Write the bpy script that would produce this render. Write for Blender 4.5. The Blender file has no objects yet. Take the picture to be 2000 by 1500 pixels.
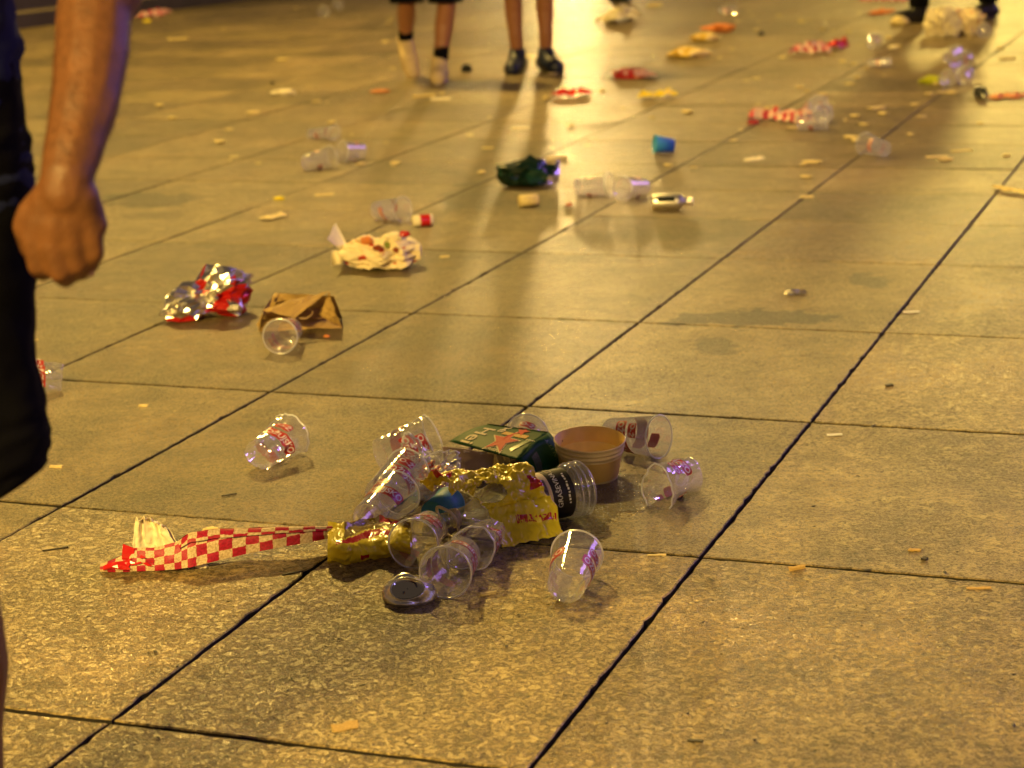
import bpy, bmesh, math, random
from mathutils import Vector, Matrix, noise, Quaternion
R = math.radians
sc = bpy.context.scene
COL = sc.collection
# ---------------------------------------------------------------- camera
H = 1.3; F = 4058.0; PITCH = 0.24715; ROLL = -0.0380; YAW = 0.35675
cR, sR, cP, sP = math.cos(ROLL), math.sin(ROLL), math.cos(PITCH), math.sin(PITCH)
RIGHT = Vector((cR, sR*sP, sR*cP)); UP = Vector((-sR, cR*sP, cR*cP)); FWD = Vector((0, cP, -sP))
CAM = Vector((0, 0, H))
cd = bpy.data.cameras.new("camera"); cam = bpy.data.objects.new("camera", cd); COL.objects.link(cam)
m = Matrix.Identity(4)
for i in range(3):
    m[i][0] = RIGHT[i]; m[i][1] = UP[i]; m[i][2] = -FWD[i]; m[i][3] = CAM[i]
cam.matrix_world = m
cd.sensor_width = 36; cd.lens = 36*F/2000; cd.clip_start = .05; cd.clip_end = 3000
cd.dof.use_dof = True; cd.dof.focus_distance = 3.95; cd.dof.aperture_fstop = 4.8
sc.camera = cam
# ---------------------------------------------------------------- exposure, night sky
sc.view_settings.view_transform = 'Standard'; sc.view_settings.look = 'None'
sc.view_settings.exposure = 0.38; sc.view_settings.gamma = 1.0
w = bpy.data.worlds.new("World"); sc.world = w; w.use_nodes = True
nt = w.node_tree; N = nt.nodes; L = nt.links
bg = N['Background']; bg.inputs['Strength'].default_value = .62
sky = N.new('ShaderNodeTexSky'); sky.sky_type = 'NISHITA'; sky.sun_disc = False
sky.sun_elevation = R(-4); sky.sun_rotation = R(200)
tc = N.new('ShaderNodeTexCoord'); sep = N.new('ShaderNodeSeparateXYZ'); L.new(tc.outputs['Generated'], sep.inputs[0])
ramp = N.new('ShaderNodeValToRGB'); L.new(sep.outputs['Z'], ramp.inputs[0])   # glow of the lit city round the square
e = ramp.color_ramp.elements
e[0].position = 0.0; e[0].color = (.20, .135, .055, 1)
e[1].position = .55; e[1].color = (.085, .060, .045, 1)
x = e.new(.10); x.color = (.25, .165, .075, 1)
x = e.new(.25); x.color = (.12, .078, .060, 1)
mul = N.new('ShaderNodeVectorMath'); mul.operation = 'SCALE'; mul.inputs[3].default_value = .05
L.new(sky.outputs[0], mul.inputs[0])
add = N.new('ShaderNodeVectorMath'); L.new(mul.outputs[0], add.inputs[0]); L.new(ramp.outputs[0], add.inputs[1])
L.new(add.outputs[0], bg.inputs['Color'])
# ---------------------------------------------------------------- lamps of the square, with added violet panels (all stand outside the picture)
def lamp(name, loc, target, power, col, sx, sy=None, spread=180):
    ld = bpy.data.lights.new(name, 'AREA'); ld.energy = power; ld.color = col; ld.size = sx
    if sy: ld.shape = 'RECTANGLE'; ld.size_y = sy
    else: ld.shape = 'DISK'
    ld.spread = R(spread)
    o = bpy.data.objects.new(name, ld); COL.objects.link(o); o.location = loc
    o.rotation_euler = (Vector(target)-Vector(loc)).to_track_quat('-Z', 'Y').to_euler()
    return o
WARM = (1.0, .655, .145)
lamp("street_lamp_light", (-3.0, 16.5, 9), (0, 5, 0), 1680, WARM, .7)
lamp("street_lamp_light", (8.3, 34, 5.0), (0, 5, 0), 420, (1, .70, .16), .7)
lamp("street_lamp_light", (2.3, 60, 4.0), (0, 5, 0), 1000, (1, .68, .24), .8)
lamp("street_lamp_light", (-4.5, -6, 6.5), (0, 5, 0), 2150, (1, .655, .17), 1.6)
lamp("added_violet_light", (11, 17, 4), (0, 6, 0), 125, (.55, .28, 1.0), 6, 3.2)  # added, not a real screen: broad violet sheen for the clear cups
lamp("added_violet_light", (9, 3, 3.2), (0, 4.5, 0), 8, (.42, .26, 1.0), 3, 1.6)  # another added violet panel, put in for reflections on the cups
lamp("violet_light", (7, 8.5, 3.2), (-.5, 3, .6), 95, (.36, .20, 1.0), .32, 1.1)
lamp("violet_light", (4.2, -1.5, 3.0), (0, 4.5, 0), 17, (.36, .28, 1.0), .18, 1.6)

# ---------------------------------------------------------------- geometry helpers
def ray(px, py):
    return RIGHT*((px-1000)/F) + UP*(-(py-750)/F) + FWD
def G(px, py, z=0.0):                       # point of the place at height z
    d = ray(px, py); t = (z-H)/d.z
    return CAM + d*t
def Wy(px, py, Y):                          # point at distance Y from the camera
    d = ray(px, py); return CAM + d*(Y/d.y)
def rnd(a, b): return random.uniform(a, b)
def mk(name, verts, faces, mat, parent=None, smooth=False, mats=None, fm=None, uv=None, loc=None):
    me = bpy.data.meshes.new(name)
    o = bpy.data.objects.new(name, me)
    off = Vector(loc) if loc is not None else Vector((0, 0, 0))
    me.from_pydata([tuple(Vector(v)-off) for v in verts], [], faces)
    if mats:
        for mm in mats: me.materials.append(mm)
        if fm:
            for p, i in zip(me.polygons, fm): p.material_index = i
    else: me.materials.append(mat)
    if uv:
        ul = me.uv_layers.new(name='UVMap')
        for lp in me.loops: ul.data[lp.index].uv = uv[lp.vertex_index]
    for p in me.polygons: p.use_smooth = smooth
    me.update(); COL.objects.link(o); o.location = off
    if parent: o.parent = parent
    return o
def tag(o, label=None, cat=None, group=None, kind=None):
    if label: o['label'] = label
    if cat: o['category'] = cat
    if group: o['group'] = group
    if kind: o['kind'] = kind
    return o
def empty(name, loc=(0, 0, 0)):
    o = bpy.data.objects.new(name, None); COL.objects.link(o); o.location = loc; o.empty_display_size = .05
    return o
def frame(z, xh=(0, 0, 1)):                 # rotation matrix whose Z is z
    z = Vector(z).normalized(); xh = Vector(xh)
    if abs(z.dot(xh)) > .98: xh = Vector((0, 1, 0))
    y = z.cross(xh).normalized(); x = y.cross(z).normalized()
    return Matrix((x, y, z)).transposed()
def fn(v, s=1.0, seed=0): return noise.noise(Vector(v)*s + Vector((seed*7.31, seed*3.77, seed*1.9)))
def rig(v, s=1.0, seed=0): return 1-abs(fn(v, s, seed))*2
# ---------------------------------------------------------------- material helpers
def mat(name, col, rough=.5, metal=0, spec=.5, bump=0, bscale=60, var=0, vscale=20, sss=0, trans=0, coat=0, dirt=0):
    mm = bpy.data.materials.new(name); mm.use_nodes = True
    n = mm.node_tree.nodes; l = mm.node_tree.links; b = n['Principled BSDF']
    b.inputs['Base Color'].default_value = (*col, 1); b.inputs['Roughness'].default_value = rough
    b.inputs['Metallic'].default_value = metal; b.inputs['Specular IOR Level'].default_value = spec
    if coat: b.inputs['Coat Weight'].default_value = coat; b.inputs['Coat Roughness'].default_value = .12
    if sss: b.inputs['Subsurface Weight'].default_value = sss; b.inputs['Subsurface Radius'].default_value = (.012, .005, .003)
    tcn = n.new('ShaderNodeTexCoord')
    if bump:
        t = n.new('ShaderNodeTexNoise'); t.inputs['Scale'].default_value = bscale; t.inputs['Detail'].default_value = 5
        l.new(tcn.outputs['Object'], t.inputs[0])
        bn = n.new('ShaderNodeBump'); bn.inputs['Strength'].default_value = bump; bn.inputs['Distance'].default_value = .002
        l.new(t.outputs[0], bn.inputs['Height']); l.new(bn.outputs[0], b.inputs['Normal'])
    if var:
        t = n.new('ShaderNodeTexNoise'); t.inputs['Scale'].default_value = vscale; t.inputs['Detail'].default_value = 6
        l.new(tcn.outputs['Object'], t.inputs[0])
        r = n.new('ShaderNodeValToRGB'); l.new(t.outputs[0], r.inputs[0])
        r.color_ramp.elements[0].position = .3; r.color_ramp.elements[1].position = .7
        r.color_ramp.elements[0].color = (*[c*(1-var) for c in col], 1)
        r.color_ramp.elements[1].color = (*[min(.9, c*(1+var*.6)) for c in col], 1)
        l.new(r.outputs[0], b.inputs['Base Color'])
    return mm
def two_tone(name, c1, c2, scale, thr, w=.02, rough=.3, metal1=0, metal2=0, bump=0, c3=None, thr3=.7):
    mm = mat(name, c1, rough, bump=bump, bscale=70)
    n = mm.node_tree.nodes; l = mm.node_tree.links; b = n['Principled BSDF']
    tcn = n.new('ShaderNodeTexCoord'); t = n.new('ShaderNodeTexNoise'); t.inputs['Scale'].default_value = scale; t.inputs['Detail'].default_value = 1.5
    l.new(tcn.outputs['Object'], t.inputs[0])
    r = n.new('ShaderNodeValToRGB'); l.new(t.outputs[0], r.inputs[0]); e = r.color_ramp.elements
    e[0].position = thr-w; e[0].color = (*c1, 1); e[1].position = thr+w; e[1].color = (*c2, 1)
    if c3: q = e.new(thr3); q.color = (*c2, 1); q = e.new(thr3+w); q.color = (*c3, 1)
    l.new(r.outputs[0], b.inputs['Base Color'])
    if metal1 != metal2:
        r2 = n.new('ShaderNodeMapRange'); l.new(t.outputs[0], r2.inputs[0])
        r2.inputs[1].default_value = thr-w; r2.inputs[2].default_value = thr+w; r2.inputs[3].default_value = metal1; r2.inputs[4].default_value = metal2
        l.new(r2.outputs[0], b.inputs['Metallic'])
    else: b.inputs['Metallic'].default_value = metal1
    return mm
def clear_plastic(name, tint=(.95, .95, .96), base=.18, edge=.85, haze=.18, rough=.06):
    # thin clear sheet: passes light straight, mirrors more at grazing angles, a little milky
    mm = bpy.data.materials.new(name); mm.use_nodes = True
    n = mm.node_tree.nodes; l = mm.node_tree.links; n.remove(n['Principled BSDF']); out = n['Material Output']
    tr = n.new('ShaderNodeBsdfTransparent'); tr.inputs[0].default_value = (*tint, 1)
    gl = n.new('ShaderNodeBsdfGlossy'); gl.inputs['Roughness'].default_value = rough; gl.inputs[0].default_value = (1, 1, 1, 1)
    df = n.new('ShaderNodeBsdfDiffuse'); df.inputs[0].default_value = (.8, .8, .82, 1)
    tl = n.new('ShaderNodeBsdfTranslucent'); tl.inputs[0].default_value = (.8, .8, .82, 1)
    hz = n.new('ShaderNodeMixShader'); hz.inputs[0].default_value = .5; l.new(df.outputs[0], hz.inputs[1]); l.new(tl.outputs[0], hz.inputs[2])
    tcn = n.new('ShaderNodeTexCoord'); ns = n.new('ShaderNodeTexNoise'); ns.inputs['Scale'].default_value = 38; ns.inputs['Detail'].default_value = 3
    l.new(tcn.outputs['Object'], ns.inputs[0])
    bn = n.new('ShaderNodeBump'); bn.inputs['Strength'].default_value = .35; bn.inputs['Distance'].default_value = .002
    l.new(ns.outputs[0], bn.inputs['Height']); l.new(bn.outputs[0], gl.inputs['Normal'])
    lw = n.new('ShaderNodeLayerWeight'); lw.inputs[0].default_value = .5
    pw = n.new('ShaderNodeMath'); pw.operation = 'POWER'; pw.inputs[1].default_value = 3.2; l.new(lw.outputs['Facing'], pw.inputs[0])
    mr = n.new('ShaderNodeMapRange'); l.new(pw.outputs[0], mr.inputs[0]); mr.inputs[3].default_value = base; mr.inputs[4].default_value = edge
    mr2 = n.new('ShaderNodeMapRange'); l.new(pw.outputs[0], mr2.inputs[0]); mr2.inputs[3].default_value = haze; mr2.inputs[4].default_value = min(.9, haze*5)
    m1 = n.new('ShaderNodeMixShader'); l.new(mr2.outputs[0], m1.inputs[0]); l.new(tr.outputs[0], m1.inputs[1]); l.new(hz.outputs[0], m1.inputs[2])
    m2 = n.new('ShaderNodeMixShader'); l.new(mr.outputs[0], m2.inputs[0]); l.new(m1.outputs[0], m2.inputs[1]); l.new(gl.outputs[0], m2.inputs[2])
    l.new(m2.outputs[0], out.inputs[0])
    return mm
M = {}
M['cup'] = clear_plastic('clear_cup_plastic')
M['rim'] = clear_plastic('cup_rim_plastic', base=.25, edge=.7, haze=.75, rough=.18)
M['cup_far'] = clear_plastic('cloudy_cup_plastic', (.93, .92, .95), base=.20, edge=.85, haze=.26)
M['ridge'] = clear_plastic('bottle_ridge_plastic', base=.30, edge=.8, haze=.12, rough=.08)
M['bottle'] = clear_plastic('clear_bottle_plastic', (.90, .93, .92), base=.15, edge=.9, haze=.05, rough=.04)
M['red_print'] = mat('red_print', (.42, .028, .018), .35)
M['white_print'] = mat('white_print', (.75, .74, .7), .4)
M['green_print'] = mat('green_print', (.02, .09, .03), .4)
M['carton_green'] = mat('green_carton_board', (.008, .080, .020), .55, spec=.12, bump=.15, bscale=40, var=.25)
M['carton_light_green'] = mat('light_green_print', (.05, .14, .03), .3)
M['carton_inner'] = mat('grey_brown_board', (.46, .34, .24), .8, bump=.3, var=.25, vscale=40)
M['cream_print'] = mat('cream_print', (.85, .74, .45), .6, spec=.15)
M['star_red'] = mat('star_red_print', (.70, .045, .025), .6, spec=.15)
M['orange_print'] = mat('orange_print', (.85, .52, .12), .6, spec=.15)
M['kraft'] = mat('kraft_board', (.82, .67, .31), .6, bump=.15, bscale=120, var=.12, vscale=30)
M['kraft_in'] = mat('kraft_inner_coat', (.84, .58, .16), .45, bump=.1, var=.1)
M['sauce'] = mat('dried_sauce', (.22, .04, .01), .3)
M['bag_paper'] = mat('brown_bag_paper', (.45, .30, .10), .75, bump=.35, bscale=25, var=.25, vscale=12)
M['bag_inside'] = mat('brown_bag_inside', (.34, .19, .07), .85, bump=.3, bscale=25, var=.2, vscale=12)
M['twine'] = mat('paper_cord', (.45, .30, .15), .7)
M['foil'] = mat('silver_foil', (.86, .83, .74), .24, metal=1, bump=.6, bscale=90)
M['foil_red'] = mat('red_foil', (.50, .015, .01), .2, metal=.35, bump=.4, bscale=80)
M['yellow_film'] = mat('yellow_film', (.96, .74, .02), .30, bump=.3, bscale=55, var=.08, vscale=9, coat=.3)
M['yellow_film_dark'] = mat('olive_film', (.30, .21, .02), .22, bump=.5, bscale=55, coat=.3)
M['red_film'] = mat('red_film', (.52, .012, .012), .22, bump=.4, bscale=60, coat=.4)
M['napkin'] = mat('napkin_paper', (.88, .80, .56), .85, bump=.6, bscale=140, var=.08, sss=.15)
M['white_paper'] = mat('white_paper', (.80, .72, .50), .7, bump=.4, bscale=60, var=.10, vscale=15)
M['black_film'] = mat('black_film', (.012, .016, .012), .15)
M['cream_plastic'] = mat('cream_plastic', (.70, .60, .36), .35)
M['label_cream'] = mat('cream_bottle_label', (.62, .50, .36), .55, var=.06)
M['label_black'] = mat('black_bottle_label', (.014, .013, .014), .35)
M['grey_print'] = mat('grey_print', (.16, .14, .12), .6, var=.6, vscale=160)
M['blue'] = mat('blue_card', (.035, .22, .42), .6, var=.12)
M['can'] = mat('can_metal', (.92, .90, .82), .36, metal=1, bump=.2, bscale=30)
M['tobacco'] = mat('butt_paper', (.50, .33, .10), .8, var=.2, vscale=200)
M['fry'] = mat('pale_scrap', (.72, .58, .26), .7, var=.2, vscale=90)
M['dark_scrap'] = mat('dark_scrap', (.03, .025, .02), .6)
M['orange_scrap'] = mat('orange_scrap', (.62, .20, .04), .55, var=.2, vscale=60)
M['skin'] = mat('skin', (.165, .068, .024), .50, bump=.5, bscale=220, var=.22, vscale=45, sss=.06)
M['skin_far'] = mat('skin_walker', (.30, .13, .065), .5, var=.06, sss=.1)
M['nail'] = mat('nail', (.50, .30, .24), .3)
M['navy_cloth'] = mat('navy_cloth', (.018, .024, .075), .9, spec=.08, bump=.5, bscale=400, var=.2, vscale=10)
M['black_cloth'] = mat('black_cloth', (.004, .004, .006), .9, spec=.06, bump=.5, bscale=400, var=.2, vscale=10)
M['tan_shoe'] = mat('tan_suede', (.60, .46, .25), .7, var=.15, vscale=40)
M['shoe_sole'] = mat('pale_rubber', (.75, .64, .60), .5)
M['blue_shoe'] = mat('blue_mesh_shoe', (.006, .011, .035), .5, var=.3, vscale=50)
M['dark_leather'] = mat('dark_leather', (.010, .009, .010), .35)
M['hair'] = mat('brown_hair', (.03, .018, .01), .6)
M['shirt'] = mat('grey_cloth', (.10, .10, .12), .85)
M['glass_print'] = mat('faint_print', (.5, .3, .3), .5)
M['green_bag'] = two_tone('dark_green_film', (.002, .014, .008), (.008, .036, .024), 14, .55, rough=.22, bump=.5, c3=(.35, .30, .22), thr3=.66)
M['foil_mix'] = two_tone('foil_and_red_print', (.50, .015, .01), (.80, .77, .66), 9, .47, rough=.15, metal1=.3, metal2=1, bump=.5)
M['dull_yellow'] = two_tone('dull_yellow_film', (.60, .40, .05), (.74, .58, .34), 14, .52, rough=.4, bump=.4)
M['pink_mix'] = two_tone('pink_red_paper', (.60, .05, .06), (.80, .50, .42), 16, .50, rough=.5, bump=.4)
M['sandwich'] = two_tone('paper_with_print', (.80, .68, .42), (.80, .68, .42), 22, .4, rough=.65, bump=.5, c3=(.50, .05, .02), thr3=.64)
M['pink_check'] = None

# checkered paper: uv check of the printed sheet itself
def check_mat(name, red, cream, dirty=True):
    mm = mat(name, red, .55, bump=.5, bscale=60)
    n = mm.node_tree.nodes; l = mm.node_tree.links; b = n['Principled BSDF']
    uvn = n.new('ShaderNodeUVMap'); uvn.uv_map = 'UVMap'
    ns = n.new('ShaderNodeTexNoise'); ns.inputs['Scale'].default_value = 2.5
    l.new(uvn.outputs[0], ns.inputs[0])
    mx = n.new('ShaderNodeVectorMath'); mx.operation = 'MULTIPLY_ADD'; mx.inputs[1].default_value = (.22, .22, 0)
    l.new(ns.outputs['Color'], mx.inputs[0]); l.new(uvn.outputs[0], mx.inputs[2])
    ck = n.new('ShaderNodeTexChecker'); ck.inputs['Scale'].default_value = 1; ck.inputs[1].default_value = (*red, 1); ck.inputs[2].default_value = (*cream, 1)
    l.new(mx.outputs[0], ck.inputs[0])
    n2 = n.new('ShaderNodeTexNoise'); n2.inputs['Scale'].default_value = 5; n2.inputs['Detail'].default_value = 8; l.new(uvn.outputs[0], n2.inputs[0])
    r = n.new('ShaderNodeValToRGB'); l.new(n2.outputs[0], r.inputs[0]); r.color_ramp.elements[0].position = .35; r.color_ramp.elements[1].position = .62
    r.color_ramp.elements[0].color = (.5, .42, .3, 1); r.color_ramp.elements[1].color = (1, 1, 1, 1)
    mm2 = n.new('ShaderNodeMix'); mm2.data_type = 'RGBA'; mm2.blend_type = 'MULTIPLY'; mm2.inputs[0].default_value = .8
    l.new(ck.outputs[0], mm2.inputs[6]); l.new(r.outputs[0], mm2.inputs[7]); l.new(mm2.outputs[2], b.inputs['Base Color'])
    return mm
M['check'] = check_mat('red_cream_check_paper', (.42, .006, .036), (.66, .52, .31))
M['pink_check'] = check_mat('pink_white_check_paper', (.60, .03, .10), (.85, .62, .58))

# ---------------------------------------------------------------- stone paving
def stone_mat():
    mm = bpy.data.materials.new('worn_stone_slabs'); mm.use_nodes = True
    n = mm.node_tree.nodes; l = mm.node_tree.links; b = n['Principled BSDF']
    def mth(op, a, c=None, cl=False):
        q = n.new('ShaderNodeMath'); q.operation = op; q.use_clamp = cl
        for i, v in enumerate((a, c)):
            if v is None: continue
            if isinstance(v, (int, float)): q.inputs[i].default_value = v
            else: l.new(v, q.inputs[i])
        return q.outputs[0]
    def nz(scale, detail=4, rough=.55, dist=0, vec=None):
        t = n.new('ShaderNodeTexNoise'); t.inputs['Scale'].default_value = scale; t.inputs['Detail'].default_value = detail
        t.inputs['Roughness'].default_value = rough; t.inputs['Distortion'].default_value = dist
        l.new(vec or co, t.inputs[0]); return t.outputs[0]
    def mr(v, a, c, d=0., f=1., smooth=False):
        q = n.new('ShaderNodeMapRange'); l.new(v, q.inputs[0]); q.inputs[1].default_value = a; q.inputs[2].default_value = c
        q.inputs[3].default_value = d; q.inputs[4].default_value = f
        if smooth: q.interpolation_type = 'SMOOTHSTEP'
        return q.outputs[0]
    tcn = n.new('ShaderNodeTexCoord'); co = tcn.outputs['Object']
    at = n.new('ShaderNodeAttribute'); at.attribute_name = 'tone'; tone = at.outputs['Fac']
    at2 = n.new('ShaderNodeAttribute'); at2.attribute_name = 'coarse'; coarse = at2.outputs['Fac']
    fine = nz(230, 3, .7); med = nz(105, 5, .7, .4); flake = nz(70, 7, .80, 1.1); big = nz(1.7, 5, .6); mid = nz(9, 5, .65)
    pits = nz(85, 2, .5)
    # coarse flaky grain (worn slabs near the camera) against fine bush-hammered grain
    flk = mr(flake, .44, .53, 0, 1, True)
    gr = mth('ADD', mth('MULTIPLY', mr(fine, .42, .58), .5), mth('MULTIPLY', mr(med, .42, .57), .5))
    cm = mr(mth('ADD', coarse, mth('MULTIPLY', mth('SUBTRACT', mid, .5), .9)), .35, .65, 0, 1, True)
    mixg = n.new('ShaderNodeMix'); l.new(cm, mixg.inputs[0]); l.new(gr, mixg.inputs[2]); l.new(mth('ADD', mth('MULTIPLY', flk, .62), mth('MULTIPLY', gr, .38)), mixg.inputs[3])
    grain = mixg.outputs[0]
    v = mth('MULTIPLY', mr(grain, 0, 1, .26, 1.70), mr(big, .3, .7, .80, 1.18))
    v = mth('MULTIPLY', v, mr(cm, 0, 1, .96, 1.12)); v = mth('MULTIPLY', v, mr(nz(3.4, 9, .78, .5), .38, .60, .76, 1.12)); v = mth('MULTIPLY', v, mr(nz(22, 7, .8, .3), .40, .47, .80, 1.04)); v = mth('MULTIPLY', v, mr(mid, .3, .7, .70, 1.24)); v = mth('MULTIPLY', v, mr(nz(34, 6, .75, .6), .34, .64, .74, 1.20)); v = mth('MULTIPLY', v, mr(tone, 0, 1, .64, 1.16))
    pit = mr(pits, .33, .29, 1, .0); pit = mr(pits, .30, .37, .30, 1)
    v = mth('MULTIPLY', v, pit)
    def specks(scale, size, share):
        t = n.new('ShaderNodeTexVoronoi'); t.inputs['Scale'].default_value = scale; l.new(co, t.inputs[0])
        sc_ = n.new('ShaderNodeSeparateColor'); l.new(t.outputs['Color'], sc_.inputs[0])
        return mth('MULTIPLY', mr(t.outputs['Distance'], size, size*.7), mth('LESS_THAN', sc_.outputs[0], share))
    v = mth('MULTIPLY', v, mr(specks(34, .10, .10), 0, 1, 1, .25)); v = mth('MULTIPLY', v, mr(specks(13, .07, .16), 0, 1, 1, 2.4))
    v = mth('MULTIPLY', v, mr(specks(4.5, .05, .3), 0, 1, 1, .35)); v = mth('MULTIPLY', v, mr(specks(75, .16, .10), 0, 1, 1, .4))
    # stains and wet patches with shapes of their own
    edge = nz(16, 5, .7); wet = None; st = None
    def blob(px, py, rx, ry, amt=1.0, ang=0):
        p = G(px, py); mp = n.new('ShaderNodeMapping'); mp.vector_type = 'TEXTURE'
        mp.inputs['Location'].default_value = (p.x, p.y, 0); mp.inputs['Scale'].default_value = (rx, ry, 1); mp.inputs['Rotation'].default_value = (0, 0, R(ang))
        l.new(co, mp.inputs[0]); sp = n.new('ShaderNodeVectorMath'); sp.operation = 'MULTIPLY'; sp.inputs[1].default_value = (1, 1, 0)
        l.new(mp.outputs[0], sp.inputs[0]); ln = n.new('ShaderNodeVectorMath'); ln.operation = 'LENGTH'; l.new(sp.outputs[0], ln.inputs[0])
        d = mth('ADD', ln.outputs['Value'], mth('MULTIPLY', mth('SUBTRACT', edge, .5), 3.0))
        return mth('MULTIPLY', mr(d, 1.16, 1.02, 0, 1), amt)
    def un(a, c): return c if a is None else mth('MAXIMUM', a, c)
    for a in [(1110, 985, .13, .16), (1185, 965, .10, .16, .9), (1050, 1050, .10, .10, .8), (1120, 1175, .05, .05, .5), (905, 1000, .18, .2, .7)]: wet = un(wet, blob(*a))
    for a in [(1360, 622, .07, .07), (1480, 620, .15, .10), (1560, 622, .10, .06), (1700, 550, .06, .10, .8), (1400, 675, .05, .10, .7), (1315, 632, .04, .03),
              (310, 392, .16, .16, .9), (255, 385, .12, .1, .8), (925, 382, .12, .35, .8), (1000, 400, .2, .2, .5), (300, 420, .12, .1, .5), (560, 480, .3, .3, .25),
              (1650, 470, .6, .35, .3), (1060, 470, .5, .5, .22), (1150, 350, .7, 1.2, .25), (760, 700, .2, .3, .2), (1500, 420, .9, .5, .2)]: st = un(st, blob(*a))
    v = mth('MULTIPLY', v, mr(wet, 0, 1, 1, .46)); v = mth('MULTIPLY', v, mr(st, 0, 1, 1, .26))
    rp = n.new('ShaderNodeValToRGB'); l.new(mr(big, .25, .75), rp.inputs[0]); e = rp.color_ramp.elements
    e[0].color = (.218, .169, .060, 1); e[1].color = (.240, .174, .084, 1)
    sv = n.new('ShaderNodeVectorMath'); sv.operation = 'SCALE'; l.new(rp.outputs[0], sv.inputs[0]); l.new(v, sv.inputs[3])
    l.new(sv.outputs[0], b.inputs['Base Color'])
    ro = mth('ADD', mr(grain, 0, 1, .50, .24), mr(big, .3, .7, .06, -.06)); ro = mth('SUBTRACT', ro, mth('MULTIPLY', wet, .18), True)
    l.new(ro, b.inputs['Roughness']); b.inputs['Specular IOR Level'].default_value = .38
    hh = mth('ADD', mth('MULTIPLY', grain, .8), mth('MULTIPLY', mid, 1.6)); hh = mth('ADD', hh, mth('MULTIPLY', pit, .5))
    bn = n.new('ShaderNodeBump'); bn.inputs['Strength'].default_value = .8; bn.inputs['Distance'].default_value = .0019
    l.new(hh, bn.inputs['Height']); l.new(bn.outputs[0], b.inputs['Normal'])
    return mm
M['stone'] = stone_mat()
M['joint'] = mat('joint_dirt', (.014, .011, .007), .9, bump=.5, bscale=200, var=.5, vscale=60)
ULINES = [-.7572*H + .5395*H*k for k in range(-27, 9)]
VL = [1.272, 2.033, 2.7945, 3.5605, 4.2933, 5.0427, 5.614, 6.111]
VL = [VL[0]-.76*2, VL[0]-.76] + VL
k = VL[-1]
while k < 24: k += .56 if len(VL) % 2 else .50; VL.append(k)
VLINES = [v*H for v in VL]
cy, sy = math.cos(YAW), math.sin(YAW)
def uv2w(u, v): return (cy*u + sy*v, -sy*u + cy*v)
TILES = [(G(x_, y_).x, G(x_, y_).y, t_) for (x_, y_, t_) in ((900, 660, .0), (1150, 560, .15), (1350, 720, .75), (700, 1300, .95), (300, 1250, .8), (330, 840, .5), (1600, 1250, .45), (1750, 900, .5), (1600, 560, .6), (1000, 900, .55), (850, 530, .2), (420, 660, .25), (1500, 430, .15), (1300, 450, .1), (1900, 700, .7))]
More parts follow.
